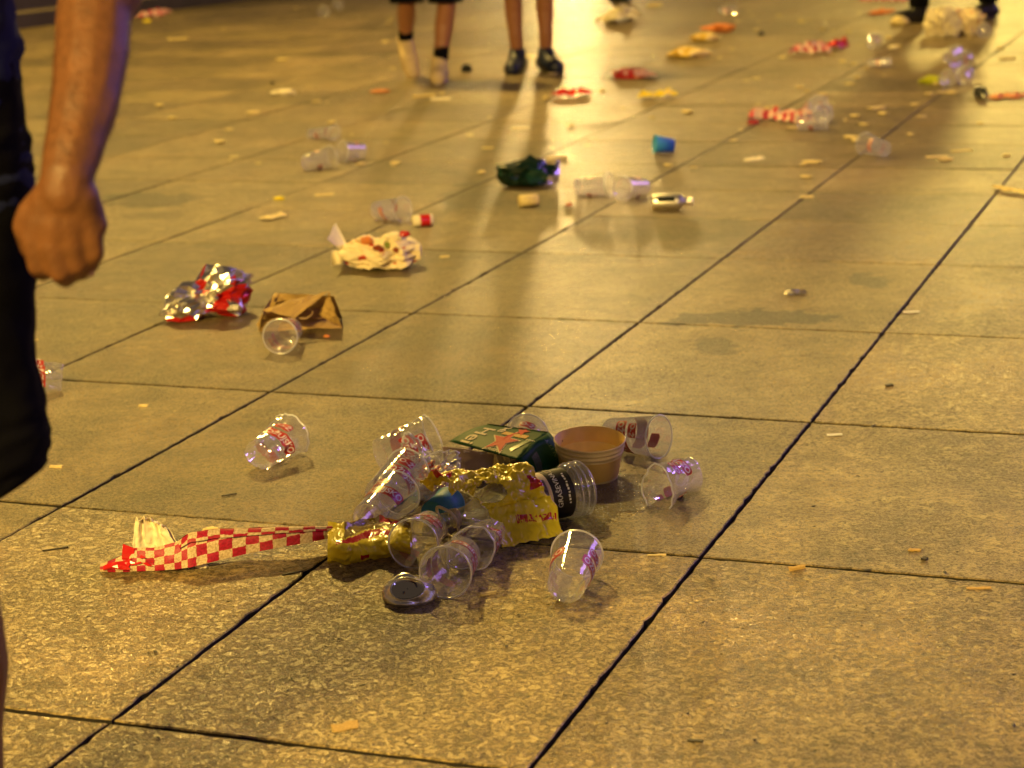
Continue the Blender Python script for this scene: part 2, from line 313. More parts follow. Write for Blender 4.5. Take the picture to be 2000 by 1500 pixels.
def build_paving():
    rg = random.Random(5); V = []; Fc = []; FM = []; tone = []; coarse = []
    ugap = {k: .0043 for k in range(len(ULINES))}; vgap = {k: .0070 for k in range(len(VLINES))}
    vgap[VL.index(4.2933)] = .0055; vgap[VL.index(5.614)] = .0035
    for a in range(len(ULINES)-1):
        for c in range(len(VLINES)-1):
            u0, u1, v0, v1 = ULINES[a], ULINES[a+1], VLINES[c], VLINES[c+1]
            X, Y = uv2w((u0+u1)/2, (v0+v1)/2)
            near = (Y < 9 and abs(X) < 3.0)
            gu0, gu1 = ugap[a], ugap[a+1]; gv0, gv1 = vgap[c], vgap[c+1]
            u0 += gu0; u1 -= gu1; v0 += gv0*rg.uniform(.6, 1.1); v1 -= gv1*rg.uniform(.6, 1.1)
            ns = 40 if near else 1
            cor = [(u0, v0), (u1, v0), (u1, v1), (u0, v1)]; loop = []
            for i in range(4):
                p, q = cor[i], cor[(i+1) % 4]
                for s in range(ns):
                    t = s/ns; uu = p[0]+(q[0]-p[0])*t; vv = p[1]+(q[1]-p[1])*t
                    if near:
                        j = .0012 if s else .003
                        uu += rg.uniform(-j, j); vv += rg.uniform(-j, j)
                        if rg.random() < .10:
                            inn = .006*rg.random(); uu += inn*(1 if uu < (u0+u1)/2 else -1); vv += inn*(1 if vv < (v0+v1)/2 else -1)
                    loop.append((uu, vv))
            tx, ty, dz = rg.uniform(-.0016, .0016), rg.uniform(-.0016, .0016), rg.uniform(-.0008, .0008)
            cu, cv = (u0+u1)/2, (v0+v1)/2; nb = len(loop); b0 = len(V)
            for ring, (ins, z) in enumerate(((0, -.03), (0, -.0022), (.0022, 0))):
                for (uu, vv) in loop:
                    du = ins*(1 if uu < cu else -1); dv = ins*(1 if vv < cv else -1)
                    onu = min(abs(uu-u0), abs(uu-u1)) < .006; onv = min(abs(vv-v0), abs(vv-v1)) < .006
                    a2 = uu + (du if onu else 0); b2 = vv + (dv if onv else 0)
                    x, y = uv2w(a2, b2); V.append((x, y, z + (dz + tx*(a2-cu) + ty*(b2-cv) if ring else 0)))
            for r_ in range(2):
                for i in range(nb):
                    FM.append(1 if r_ == 0 else 0)
                    j = (i+1) % nb; Fc.append((b0+r_*nb+i, b0+r_*nb+j, b0+(r_+1)*nb+j, b0+(r_+1)*nb+i))
            Fc.append(tuple(b0+2*nb+i for i in range(nb))); FM.append(0)
            tn = rg.random(); cs = rg.random()*.35
            for (qx, qy, qt) in TILES:
                if abs(qx-X) < 1.2 and u0 < cy*qx-sy*qy < u1 and v0 < sy*qx+cy*qy < v1: tn = qt
            # slabs worn to a coarse flaky surface lie nearest
            if Y < 3.75: cs = .85
            elif X > 1.0 and Y < 8: cs = .62
            elif X > .25 and Y < 4.9: cs = .52
            tone += [tn]*(3*nb); coarse += [cs]*(3*nb)
    me = bpy.data.meshes.new('paving'); me.from_pydata(V, [], Fc)
    for nme, dat in (('tone', tone), ('coarse', coarse)):
        at = me.attributes.new(nme, 'FLOAT', 'POINT'); at.data.foreach_set('value', dat)
    me.materials.append(M['stone']); me.materials.append(M['joint']); me.polygons.foreach_set('material_index', FM); o = bpy.data.objects.new('paving', me); COL.objects.link(o); tag(o, kind='structure')
    S = 400
    mk('ground', [(-S, -S, -.0125), (S, -S, -.0125), (S, S, -.0125), (-S, S, -.0125)], [(0, 1, 2, 3)], M['joint']); tag(bpy.data.objects['ground'], kind='structure')
build_paving()
# ---------------------------------------------------------------- shape builders
def lathe(prof, nseg=48, deform=None, closed=False):
    V = []; Fc = []
    for (r, z) in prof:
        for i in range(nseg):
            a = 2*math.pi*i/nseg; V.append(Vector((r*math.cos(a), r*math.sin(a), z)))
    for k in range(len(prof)-1):
        for i in range(nseg):
            j = (i+1) % nseg; Fc.append((k*nseg+i, k*nseg+j, (k+1)*nseg+j, (k+1)*nseg+i))
    if closed: Fc.append(tuple(range(nseg))[::-1])
    if deform: V = [deform(v) for v in V]
    return V, Fc
def tube(pts, r, nseg=10, closed=False, rr=None):
    V = []; Fc = []; n = len(pts)
    for i, p in enumerate(pts):
        p = Vector(p); a = Vector(pts[(i-1) % n] if closed or i else pts[0]); c = Vector(pts[(i+1) % n] if closed or i < n-1 else pts[-1])
        f = frame((c-a) if (c-a).length > 1e-9 else (0, 0, 1)); rad = rr[i] if rr else r
        for s in range(nseg):
            t = 2*math.pi*s/nseg; V.append(p + f @ Vector((rad*math.cos(t), rad*math.sin(t), 0)))
    m_ = n if closed else n-1
    for i in range(m_):
        j = (i+1) % n
        for s in range(nseg):
            q = (s+1) % nseg; Fc.append((i*nseg+s, i*nseg+q, j*nseg+q, j*nseg+s))
    if not closed:
        Fc.append(tuple(range(nseg))[::-1]); Fc.append(tuple((n-1)*nseg+s for s in range(nseg)))
    return V, Fc
def ringtube(path, r, nseg=8):              # closed tube, steady frame (no twist) round a near-planar ring
    V = []; Fc = []; n = len(path); c = sum((Vector(p) for p in path), Vector())/n
    for i in range(n):
        p = Vector(path[i]); t = (Vector(path[(i+1) % n])-Vector(path[i-1])).normalized(); o = (p-c).normalized(); o = (o-t*o.dot(t)).normalized(); b = t.cross(o)
        for s in range(nseg):
            a = 2*math.pi*s/nseg; V.append(p + o*(r*math.cos(a)) + b*(r*math.sin(a)))
    for i in range(n):
        j = (i+1) % n
        for s in range(nseg):
            q = (s+1) % nseg; Fc.append((i*nseg+s, i*nseg+q, j*nseg+q, j*nseg+s))
    return V, Fc
def grid(f, nu, nv, jit=0, seed=0, tri=True):
    rg = random.Random(seed); V = []; Fc = []; UV = []
    for i in range(nu+1):
        for j in range(nv+1):
            u = i/nu; v = j/nv
            if jit:
                if 0 < i < nu: u += rg.uniform(-jit, jit)/nu
                if 0 < j < nv: v += rg.uniform(-jit, jit)/nv
            V.append(Vector(f(u, v))); UV.append((u, v))
    for i in range(nu):
        for j in range(nv):
            a, b, c, d = i*(nv+1)+j, (i+1)*(nv+1)+j, (i+1)*(nv+1)+j+1, i*(nv+1)+j+1
            if tri:
                if rg.random() < .5: Fc += [(a, b, c), (a, c, d)]
                else: Fc += [(a, b, d), (b, c, d)]
            else: Fc.append((a, b, c, d))
    return V, Fc, UV
_TX = {}
def text2d(s, size, bold=.0, maxe=None):
    key = (s, size, bold)
    if key in _TX: return _TX[key]
    cu = bpy.data.curves.new('t', 'FONT'); cu.body = s; cu.size = size; cu.align_x = 'CENTER'; cu.align_y = 'CENTER'; cu.offset = bold*size; cu.resolution_u = 3
    o = bpy.data.objects.new('t', cu); COL.objects.link(o)
    dg = bpy.context.evaluated_depsgraph_get(); me = bpy.data.meshes.new_from_object(o.evaluated_get(dg))
    bm = bmesh.new(); bm.from_mesh(me); maxe = maxe or size*.25
    for _ in range(3):
        es = [e for e in bm.edges if e.calc_length() > maxe]
        if not es: break
        bmesh.ops.subdivide_edges(bm, edges=es, cuts=1)
        bmesh.ops.triangulate(bm, faces=[f for f in bm.faces if len(f.verts) > 4])
    bm.verts.index_update(); V = [v.co.copy() for v in bm.verts]; Fc = [tuple(v.index for v in f.verts) for f in bm.faces]
    bm.free(); bpy.data.objects.remove(o); bpy.data.curves.remove(cu); bpy.data.meshes.remove(me)
    _TX[key] = (V, Fc); return V, Fc
def rect2d(wd, ht, nx=10, ny=4, slant=0, rad=0):
    V = []; Fc = []
    for i in range(nx+1):
        for j in range(ny+1):
            x = wd*(i/nx-.5); y = ht*(j/ny-.5)
            if rad and abs(x) > wd/2-rad: y *= 1-.22*((abs(x)-(wd/2-rad))/rad)**2
            V.append(Vector((x, y+slant*x, 0)))
    for i in range(nx):
        for j in range(ny): Fc.append((i*(ny+1)+j, (i+1)*(ny+1)+j, (i+1)*(ny+1)+j+1, i*(ny+1)+j+1))
    return V, Fc
def join(parts):
    V = []; Fc = []
    for a, b in parts:
        o = len(V); V += list(a); Fc += [tuple(i+o for i in f) for f in b]
    return V, Fc
def star2d(r, n=5, k=.40, rot=90):
    V = [Vector((0, 0, 0))]
    for i in range(2*n):
        a = R(rot)+math.pi*i/n; q = r if i % 2 == 0 else r*k; V.append(Vector((q*math.cos(a), q*math.sin(a), 0)))
    return V, [(0, 1+i, 1+(i+1) % (2*n)) for i in range(2*n)]
# ---------------------------------------------------------------- cups
RB, RR, CL = .0345, .0475, .138
def cup_deform(sq=0, ang=0, sqz=(1, 1), dents=(), noi=0, seed=0, shear=(0, 0), length=1.0, fold=0):
    ca, sa = math.cos(ang), math.sin(ang)
    def d(v):
        v = Vector(v); z = v.z/CL
        if dents or noi:
            r = math.hypot(v.x, v.y); th = math.atan2(v.y, v.x)
            if r > 1e-6:
                dr = 0
                for (t0, z0, dep, wt, wz) in dents:
                    dt = (th-t0+math.pi) % (2*math.pi)-math.pi
                    q = math.hypot(dt/wt, (z-z0)/wz)
                    dr -= dep*max(0, 1-q)**1.0
                dr += noi*(rig((math.cos(th)*2, math.sin(th)*2, z*2.6), 1.4, seed)-.45)
                k = max(.02, (r+dr*min(1, r/RB))/r); v.x *= k; v.y *= k
        if sq:
            s = sq*(sqz[0]+(sqz[1]-sqz[0])*z)
            x = v.x*ca+v.y*sa; y = -v.x*sa+v.y*ca
            y *= 1-s; x *= 1+s*.42
            v.x = x*ca-y*sa; v.y = x*sa+y*ca
        if fold: v.z -= fold*max(0, z-.5)*(v.x+RR)*2.2
        v.x += shear[0]*z*z; v.y += shear[1]*z*z; v.z *= length
        return v
    return d
def rc(z): return RB+(RR-RB)*(z/CL)
def cup(rim, base, label, roll=0, group=None, zr=None, zb=None, clash=None, far=False, name='plastic_cup', printed=True, **kw):
    """rim, base: pixel centres; the two centre heights give the axis of a cup lying on the paving"""
    zr = RR if zr is None else zr; zb = RB if zb is None else zb
    pr = G(rim[0], rim[1], zr); pb = G(base[0], base[1], zb); ax = (pr-pb)
    org = pr - ax.normalized()*CL
    # keep the axis tilt that the two heights ask for
    hd = Vector((ax.x, ax.y, 0)).normalized(); el = math.asin(max(-.95, min(.95, (zr-zb)/CL)))
    ax = hd*math.cos(el)+Vector((0, 0, math.sin(el))); org = pr-ax*CL
    f = frame(ax); tv = f.transposed() @ (CAM-pr)
    f = f @ Matrix.Rotation(R(roll)+math.atan2(tv.y, tv.x), 3, 'Z')
    D = cup_deform(**kw) if kw else (lambda v: Vector(v))
    nseg = 28 if far else 64; nz_ = 6 if far else 26
    prof = [(0.0005, .0055), (RB*.55, .0050), (RB*.80, .0035), (RB*.90, .0006), (RB*.97, 0), (RB, .0018)]
    for k in range(1, nz_+1):
        z = .002+(CL-.002)*k/nz_; r = rc(z)
        if not far and .018 < z < .05: r -= .0004*(1+math.cos(z*2400))
        if z > CL*.9: r += .0004
        prof.append((r, z))
    V, Fc = lathe(prof, nseg, D)
    T = [f @ v for v in V]
    root = mk(name, [v+org for v in T], Fc, M['cup_far'] if far else M['cup'], smooth=True, loc=org)
    tag(root, label, 'cup', group)
    path = [f @ D(Vector(((RR+.0008)*math.cos(2*math.pi*i/nseg), (RR+.0008)*math.sin(2*math.pi*i/nseg), CL))) for i in range(nseg)]
    rV, rF = ringtube(path, .0019, 8); mk('rim', rV, rF, M['rim'], root, smooth=True)
    if printed:
        def wrap(VV, t0, z0, off):
            o = []
            for v in VV:
                z = min(CL*.97, max(.004, z0+v.y)); r = rc(z)+off; th = t0+v.x/rc(z0)
                o.append(f @ D(Vector((r*math.cos(th), r*math.sin(th), z))))
            return o
        for t0 in (0, math.pi):
            a, b = rect2d(.088 if not far else .06, .0290 if not far else .02, 20, 4, slant=.16, rad=.006)
            lab = mk('printed_label', wrap(a, t0, .062, .0004), b, M['red_print'], root, smooth=True)
            a, b = text2d('OŽUJSKO', .0235 if not far else .016, .015, maxe=.012 if far else None); a = [Vector((v.x*.80, v.y+.16*v.x, 0)) for v in a]
            mk('lettering', wrap(a, t0, .062, .0008 if not far else .0012), b, M['white_print'], lab, smooth=True)
            if not far:
                a, b = rect2d(.034, .0250, 8, 3, slant=.16, rad=.008); em = mk('printed_emblem', wrap(a, t0-.50, .0925, .0004), b, M['red_print'], root, smooth=True)
                a, b = text2d('O-Ž', .0185, .01); mk('lettering', wrap(a, t0-.50, .0925, .0008), b, M['white_print'], em, smooth=True)
    return root
PI = math.pi
NG = 'clear beer cups in the near pile'
cup((1287, 853), (1190, 846), 'upright-printed clear cup lying on its side behind the kraft bowl, mouth to the right', roll=15)
cup((1127, 1082), (1113, 1128), 'clear cup lying alone in front of the litter pile, its base facing the viewer', roll=80)
cup((807, 1062), (842, 1026), 'clear cup with round open mouth, touching the small yellow bag', roll=215, group=NG)
cup((870, 1118), (903, 1083), 'frontmost open clear cup of the pile, overlapping the silver crushed can', roll=165, zr=.050, zb=.038, group=NG)
cup((919, 1076), (958, 1040), 'pinched clear cup with bent rim leaning right behind the frontmost open cup', roll=150, group=NG, dents=((1.2, .75, .022, 1.0, .6), (-2.2, .4, .012, .8, .5)), noi=.003, seed=3, sq=.16, ang=.6)
cup((777, 962), (737, 1003), 'base-forward clear cup at the front of the left end of the pile', roll=-35, group=NG, zr=.055, zb=.040)
cup((797, 918), (757, 958), 'clear cup wedged behind the other base-forward cup at the left of the pile', roll=10, group=NG, zr=.060, zb=.045)
cup((846, 856), (768, 884), 'pinched clear cup with folded mouth, farthest left of the green carton', roll=25, group=NG, zr=.050, zb=.036, sq=.38, ang=.9, sqz=(.3, 1), dents=((2.4, .6, .02, .9, .5),), noi=.004, seed=8)
cup((1031, 848), (1018, 872), 'clear cup mostly hidden behind the green beer carton', roll=10, group=NG)
cup((843, 902), (852, 950), 'crumpled printed cup squashed between the green carton and the tilted cups', roll=5, group=NG, zr=.05, zb=.03, sq=.45, ang=1.2, noi=.018, seed=5, length=.8, dents=((.6, .6, .02, .8, .3), (3.6, .3, .02, .8, .3)))
cup((812, 885), (830, 925), 'flattened printed cup at the back of the crumpled cups, left of the carton', roll=-30, group=NG, zr=.045, zb=.03, sq=.5, ang=.4, noi=.016, seed=15, length=.85)
cup((570, 846), (520, 882), 'dented clear cup with a printed band lying alone left of the pile', roll=-5, dents=((2.6, .62, .022, 1.1, .45), (-1.9, .35, .014, .7, .5)), noi=.005, seed=2, sq=.10, ang=1.2, zr=.050, zb=.034)
cup((1284, 956), (1335, 936), 'crushed clear cup with oval mouth lying right of the wet patch', roll=60, zr=.038, zb=.032, sq=.24, ang=.2, dents=((.9, .7, .018, .8, .5), (-2.5, .5, .016, .9, .5)), noi=.0035, seed=11)
cup((547, 657), (566, 646), 'clear cup with round mouth to the viewer in front of the brown paper bag', roll=215)
cup((14, 735), (60, 752), 'crushed clear cup partly hidden behind the dark shorts at the left edge', roll=30, zr=.05, zb=.02, sq=.3, ang=.8, noi=.015, seed=21, name='plastic_cup')
# far cups
FG = 'clear cups strewn far across the square'
cup((787, 409), (752, 412), 'clear cup with round mouth beside the small red and white can', roll=30, group=FG, far=True)
cup((1190, 361), (1147, 366), 'clear cup with pink band touching the left side of another cup by the metal bottle', roll=90, group=FG, far=True)
cup((1216, 368), (1257, 365), 'clear cup with open mouth meeting the pink banded cup, next to the metal bottle', roll=90, group=FG, far=True, dents=((1, .8, .01, 1, .5),))
cup((1689, 280), (1716, 290), 'lone clear cup in mid distance at right, on a slab joint', roll=0, group=FG, far=True)
cup((1608, 222), (1580, 216), 'clear cup at the right end of the long red wrapper', roll=50, group=FG, far=True)
cup((1600, 204), (1572, 212), 'crumpled clear cup on top behind the right end of the long red wrapper', roll=150, group=FG, far=True, noi=.012, seed=4, zr=.08, zb=.04)
cup((1614, 234), (1590, 240), 'tilted clear cup in front of the two other cups by the long red wrapper', roll=250, group=FG, far=True)
cup((652, 259), (626, 262), 'flattened clear cup lying behind the cup with bluish base', roll=10, group=FG, far=True, sq=.35, ang=0, noi=.008, zr=.035, zb=.025)
cup((648, 306), (605, 317), 'clear cup with bluish base and orange band, mid left', roll=80, group=FG, far=True)
cup((668, 297), (697, 297), 'clear cup touching the right of the cup with bluish base', roll=80, group=FG, far=True, sq=.2)
cup((1708, 79), (1690, 95), 'far clear cup standing mouth up near the red wrapper end', roll=0, group=FG, far=True)
cup((1740, 120), (1708, 124), 'crushed flat clear cup below two violet lit cups at far right', roll=0, group=FG, far=True, sq=.4, zr=.035, zb=.025)
cup((1868, 104), (1848, 114), 'clear cup just behind the yellow green scrap, far right', roll=60, group=FG, far=True, noi=.008)
cup((1888, 114), (1868, 122), 'crumpled clear cup to the right of the far cup by the green scrap', roll=200, group=FG, far=True, noi=.012, seed=9)
cup((1852, 152), (1872, 148), 'clear cup beside the yellow green scrap', roll=120, group=FG, far=True, noi=.008, seed=6)
cup((1886, 145), (1876, 158), 'toppled clear cup right of the yellow green scrap', roll=20, group=FG, far=True, noi=.006, seed=16)
cup((1922, 60), (1926, 50), 'clear cup with round mouth by the dark shoe at far right', roll=0, group=FG, far=True)
cup((1436, 19), (1418, 22), 'small looking clear cup at the top of the picture right of the pink scrap', roll=0, group=FG, far=True)
cup((660, 8), (640, 4), 'clear cup at the top edge beside the bluish cup', roll=0, group=FG, far=True)
cup((632, 22), (618, 8), 'bluish clear cup with two others at the top edge', roll=0, group=FG, far=True, noi=.01)
cup((1224, 28), (1242, 20), 'pinkish far cup beside the white crumpled scrap at the top', roll=0, group=FG, far=True)

# ---------------------------------------------------------------- wine bottle under the yellow bag
def bottle():
    pb = G(1143, 951, .053); pn = G(878, 1014, .042); ax = (pn-pb).normalized(); Lb = min(.36, (pn-pb).length); f = frame(ax) @ Matrix.Rotation(R(-60), 3, 'Z')
    prof = [(.001, .014), (.022, .010), (.034, .003), (.044, 0), (.052, .003), (.0555, .008)]
    for k in range(40):                         # three deep rounded rings near the base, then the label zone
        z = .010+.034*k/39; prof.append((.0565-.0085*(.5-.5*math.cos(2*math.pi*k/13)), z))
    prof += [(.0535, .047), (.0505, .052), (.0505, .150), (.0510, .170), (.052, .184), (.0515, .20)]
    for k in range(1, 11):
        t = k/10; prof.append((.0515-(.0515-.0175)*(t*t*(3-2*t)), .20+.085*t))
    zt = .285; prof += [(.0165, zt+.01), (.0165, zt+.016), (.020, zt+.018), (.020, zt+.021), (.0155, zt+.022), (.0150, zt+.026), (.0160, zt+.027), (.0150, zt+.030), (.0160, zt+.032), (.015, zt+.035), (.015, zt+.045), (.0135, zt+.046)]
    V, Fc = lathe(prof, 64)
    root = mk('wine_bottle', [f @ v + pb for v in V], Fc, M['bottle'], smooth=True, loc=pb)
    tag(root, 'large clear ringed plastic wine bottle with black and cream label, lying under the yellow bag', 'bottle')
    def wrap(VV, t0, z0, off):                   # x runs round, y along the axis
        return [f @ Vector(((.0505+off)*math.cos(t0+v.x/.0505), (.0505+off)*math.sin(t0+v.x/.0505), z0+v.y)) for v in VV]
    # direction towards the viewer round the axis
    tv = f.transposed() @ (CAM-(pb+ax*.12)); t0 = math.atan2(tv.y, tv.x)+.25
    a, b = rect2d(.19, .050, 40, 3); lab = mk('black_label', wrap(a, t0, .076, .0004), b, M['label_black'], root, smooth=True)
    a, b = rect2d(.19, .034, 40, 3); lab2 = mk('cream_label', wrap(a, t0, .119, .0004), b, M['label_cream'], root, smooth=True)
    a, b = text2d('GRAŠEVINA', .0155, .005); a = [Vector((v.x, v.y, 0)) for v in a]
    mk('lettering', wrap(a, t0-.05, .086, .0009), b, M['white_print'], lab, smooth=True)
    a, b = join([([Vector((v.x-.034+.0072*k, v.y+.0006*(k % 3), 0)) for v in rect2d(.0030+.0016*((k*7) % 3), .0042, 2, 1)[0]], rect2d(1, 1, 2, 1)[1]) for k in range(10)])
    mk('small_print', wrap(a, t0-.05, .064, .0009), b, M['white_print'], lab)
    a2, b2 = rect2d(.030, .012, 10, 1); bc = mk('barcode_panel', wrap(a2, t0+1.12, .087, .0008), b2, M['cream_print'], lab)
    bars = join([(wrap([Vector((v.x, v.y, 0)) for v in rect2d(.0012+.0008*(k % 2), .010, 1, 1)[0]], t0+1.12+(-.012+.003*k)/.0505, .087, .0012), rect2d(1, 1, 1, 1)[1]) for k in range(9)])
    mk('barcode', bars[0], bars[1], M['label_black'], lab)
    a, b = rect2d(.042, .020, 12, 3); mk('engraving', wrap(a, t0+.05, .120, .0008), b, M['grey_print'], lab2, smooth=True)
    for zz, rr_ in ((.0105, .0568), (.0235, .0568), (.0365, .0568), (.1605, .0515)):
        V, Fc = ringtube([f @ Vector((rr_*math.cos(2*PI*i/64), rr_*math.sin(2*PI*i/64), zz)) for i in range(64)], .0016, 8); mk('ridge', V, Fc, M['ridge'], root, smooth=True)
    # loose carrying ring on the neck
    nk = pb+ax*.300; c = G(876, 1022, .034)
    side = Vector((0, 0, 1)); r1 = []
    lat = ax.cross(side).normalized()
    for i in range(40):
        a = 2*math.pi*i/40; sx = math.copysign(abs(math.cos(a))**.6, math.cos(a)); szz = math.copysign(abs(math.sin(a))**.6, math.sin(a))
        r1.append(c-pb + lat*(.029*sx)+side*(.034*szz)+ax*(.006*math.cos(a)+.012*math.sin(a)))
    V, Fc = ringtube(r1, .0030, 8); mk('handle_ring', V, Fc, M['cream_plastic'], root, smooth=True)
    V, Fc = lathe([(.017, zt+.008), (.019, zt+.009), (.019, zt+.019), (.017, zt+.020)], 32); mk('neck_collar', [f @ v for v in V], Fc, M['cream_plastic'], root, smooth=True)
    V, Fc = lathe([(.006, 0), (.0145, .001), (.0145, .006), (.006, .007)], 24); cc = G(862, 1040, .012)-pb
    fr = frame((-.3, -.7, .6)); mk('cap_seal', [fr @ v + cc for v in V], Fc, M['cream_plastic'], root, smooth=True)
    return pb, ax, f
BP, BA, BF = bottle()

# ---------------------------------------------------------------- big yellow snack bag draped over the bottle
def yellow_bag():
    lat = Vector((0, 0, 1)).cross(BA).normalized()       # horizontal, across the bottle
    if lat.y > 0: lat = -lat                              # towards the viewer
    def shape(u, v):
        # u along the bottle (0 near the base end), v from behind over the top to the front foot
        s = .134+.200*u; phi = -1.15+3.0*v
        rr = .066+.007*fn((u*3, v*5, 0), 1.3, 2)+.007*(rig((u*2.2, v*3.2, 1), 2.0, 5)-.2)+.0080*(rig((u*4, v*4, 3), 1.6, 9)-.25)+.0050*(rig((u*9, v*7, 3), 1.6, 29)-.25); rr = max(.0585, rr)+.0022*(rig((u*13, v*17, 3), 1.6, 19)-.3)
        if phi < .5 and u > .45: rr += .014*(u-.45)*2
        t = math.sin(phi)*rr; z = .050+math.cos(phi)*rr
        if phi > 1.3:                                     # skirt flows onto the paving
            q = (phi-1.3)/.55; t = math.sin(1.3)*rr+q*.050+.008*fn((u*6, q, 3), 1, 3); z = (.050+math.cos(1.3)*rr)*(1-min(1, q))**1.3+.004+.010*abs(fn((u*5, q*3, 0), 1.5, 8))
        ss = s+.010*fn((v*4, u*2, 2), 1.1, 4)-(.014*max(0, fn((v*7, 3, 2), 1.0, 14)) if u < .1 else 0)
        if phi > 1.1 and u < .3: ss -= .018*(1-u/.3)*(phi-1.1)
        p = BP+BA*ss; p = Vector((p.x, p.y, 0))+lat*t; p.z = max(.003, z); return p
    nu, nv = 84, 120
    V, Fc, UV = grid(shape, nu, nv, 0, 4)
    def keep(f):
        u = sum(UV[i][0] for i in f)/len(f); v = sum(UV[i][1] for i in f)/len(f)
        d = math.hypot((u-.55)/.150, (v-.655)/.115)+.05*math.sin(9*v)+.05*math.sin(14*u)
        return d > 1 and not (u > .66+.05*math.sin(v*12) and v > .60+.03*math.sin(u*20)) and not (v < .04+.03*math.sin(u*20))
    fk = [f for f in Fc if keep(f)]; fmi = []
    for f in fk:
        u = sum(UV[i][0] for i in f)/len(f); v = sum(UV[i][1] for i in f)/len(f); w = .02*fn((u*9, v*9, 0), 1, 4)
        nn = fn((u*30, v*34, 5), 1, 6); red = (math.hypot((u-.93)/.11, (v-.36)/.11) < 1+w*4) or (math.hypot((u-.10)/.10, (v-.30)/.07) < 1 and nn > -.12) or (math.hypot((u-.52)/.13, (v-.27)/.045) < 1 and nn > .0) or (u < .12+w and .56+w < v < .70) or (u < .36 and .885 < v+.04*u < .913 and fn((u*70, v*40, 1), 1, 8) > .0)
        fmi.append(1 if red else 0)
    c = BP+BA*.25; o = mk('big_yellow_bag', V, fk, None, mats=[M['yellow_film'], M['red_film']], fm=fmi, smooth=True, loc=c)
    md = o.modifiers.new('s', 'SOLIDIFY'); md.thickness = .0004
    tag(o, 'big torn yellow snack bag with red marks draped over the wine bottle', 'snack bag')
yellow_bag()

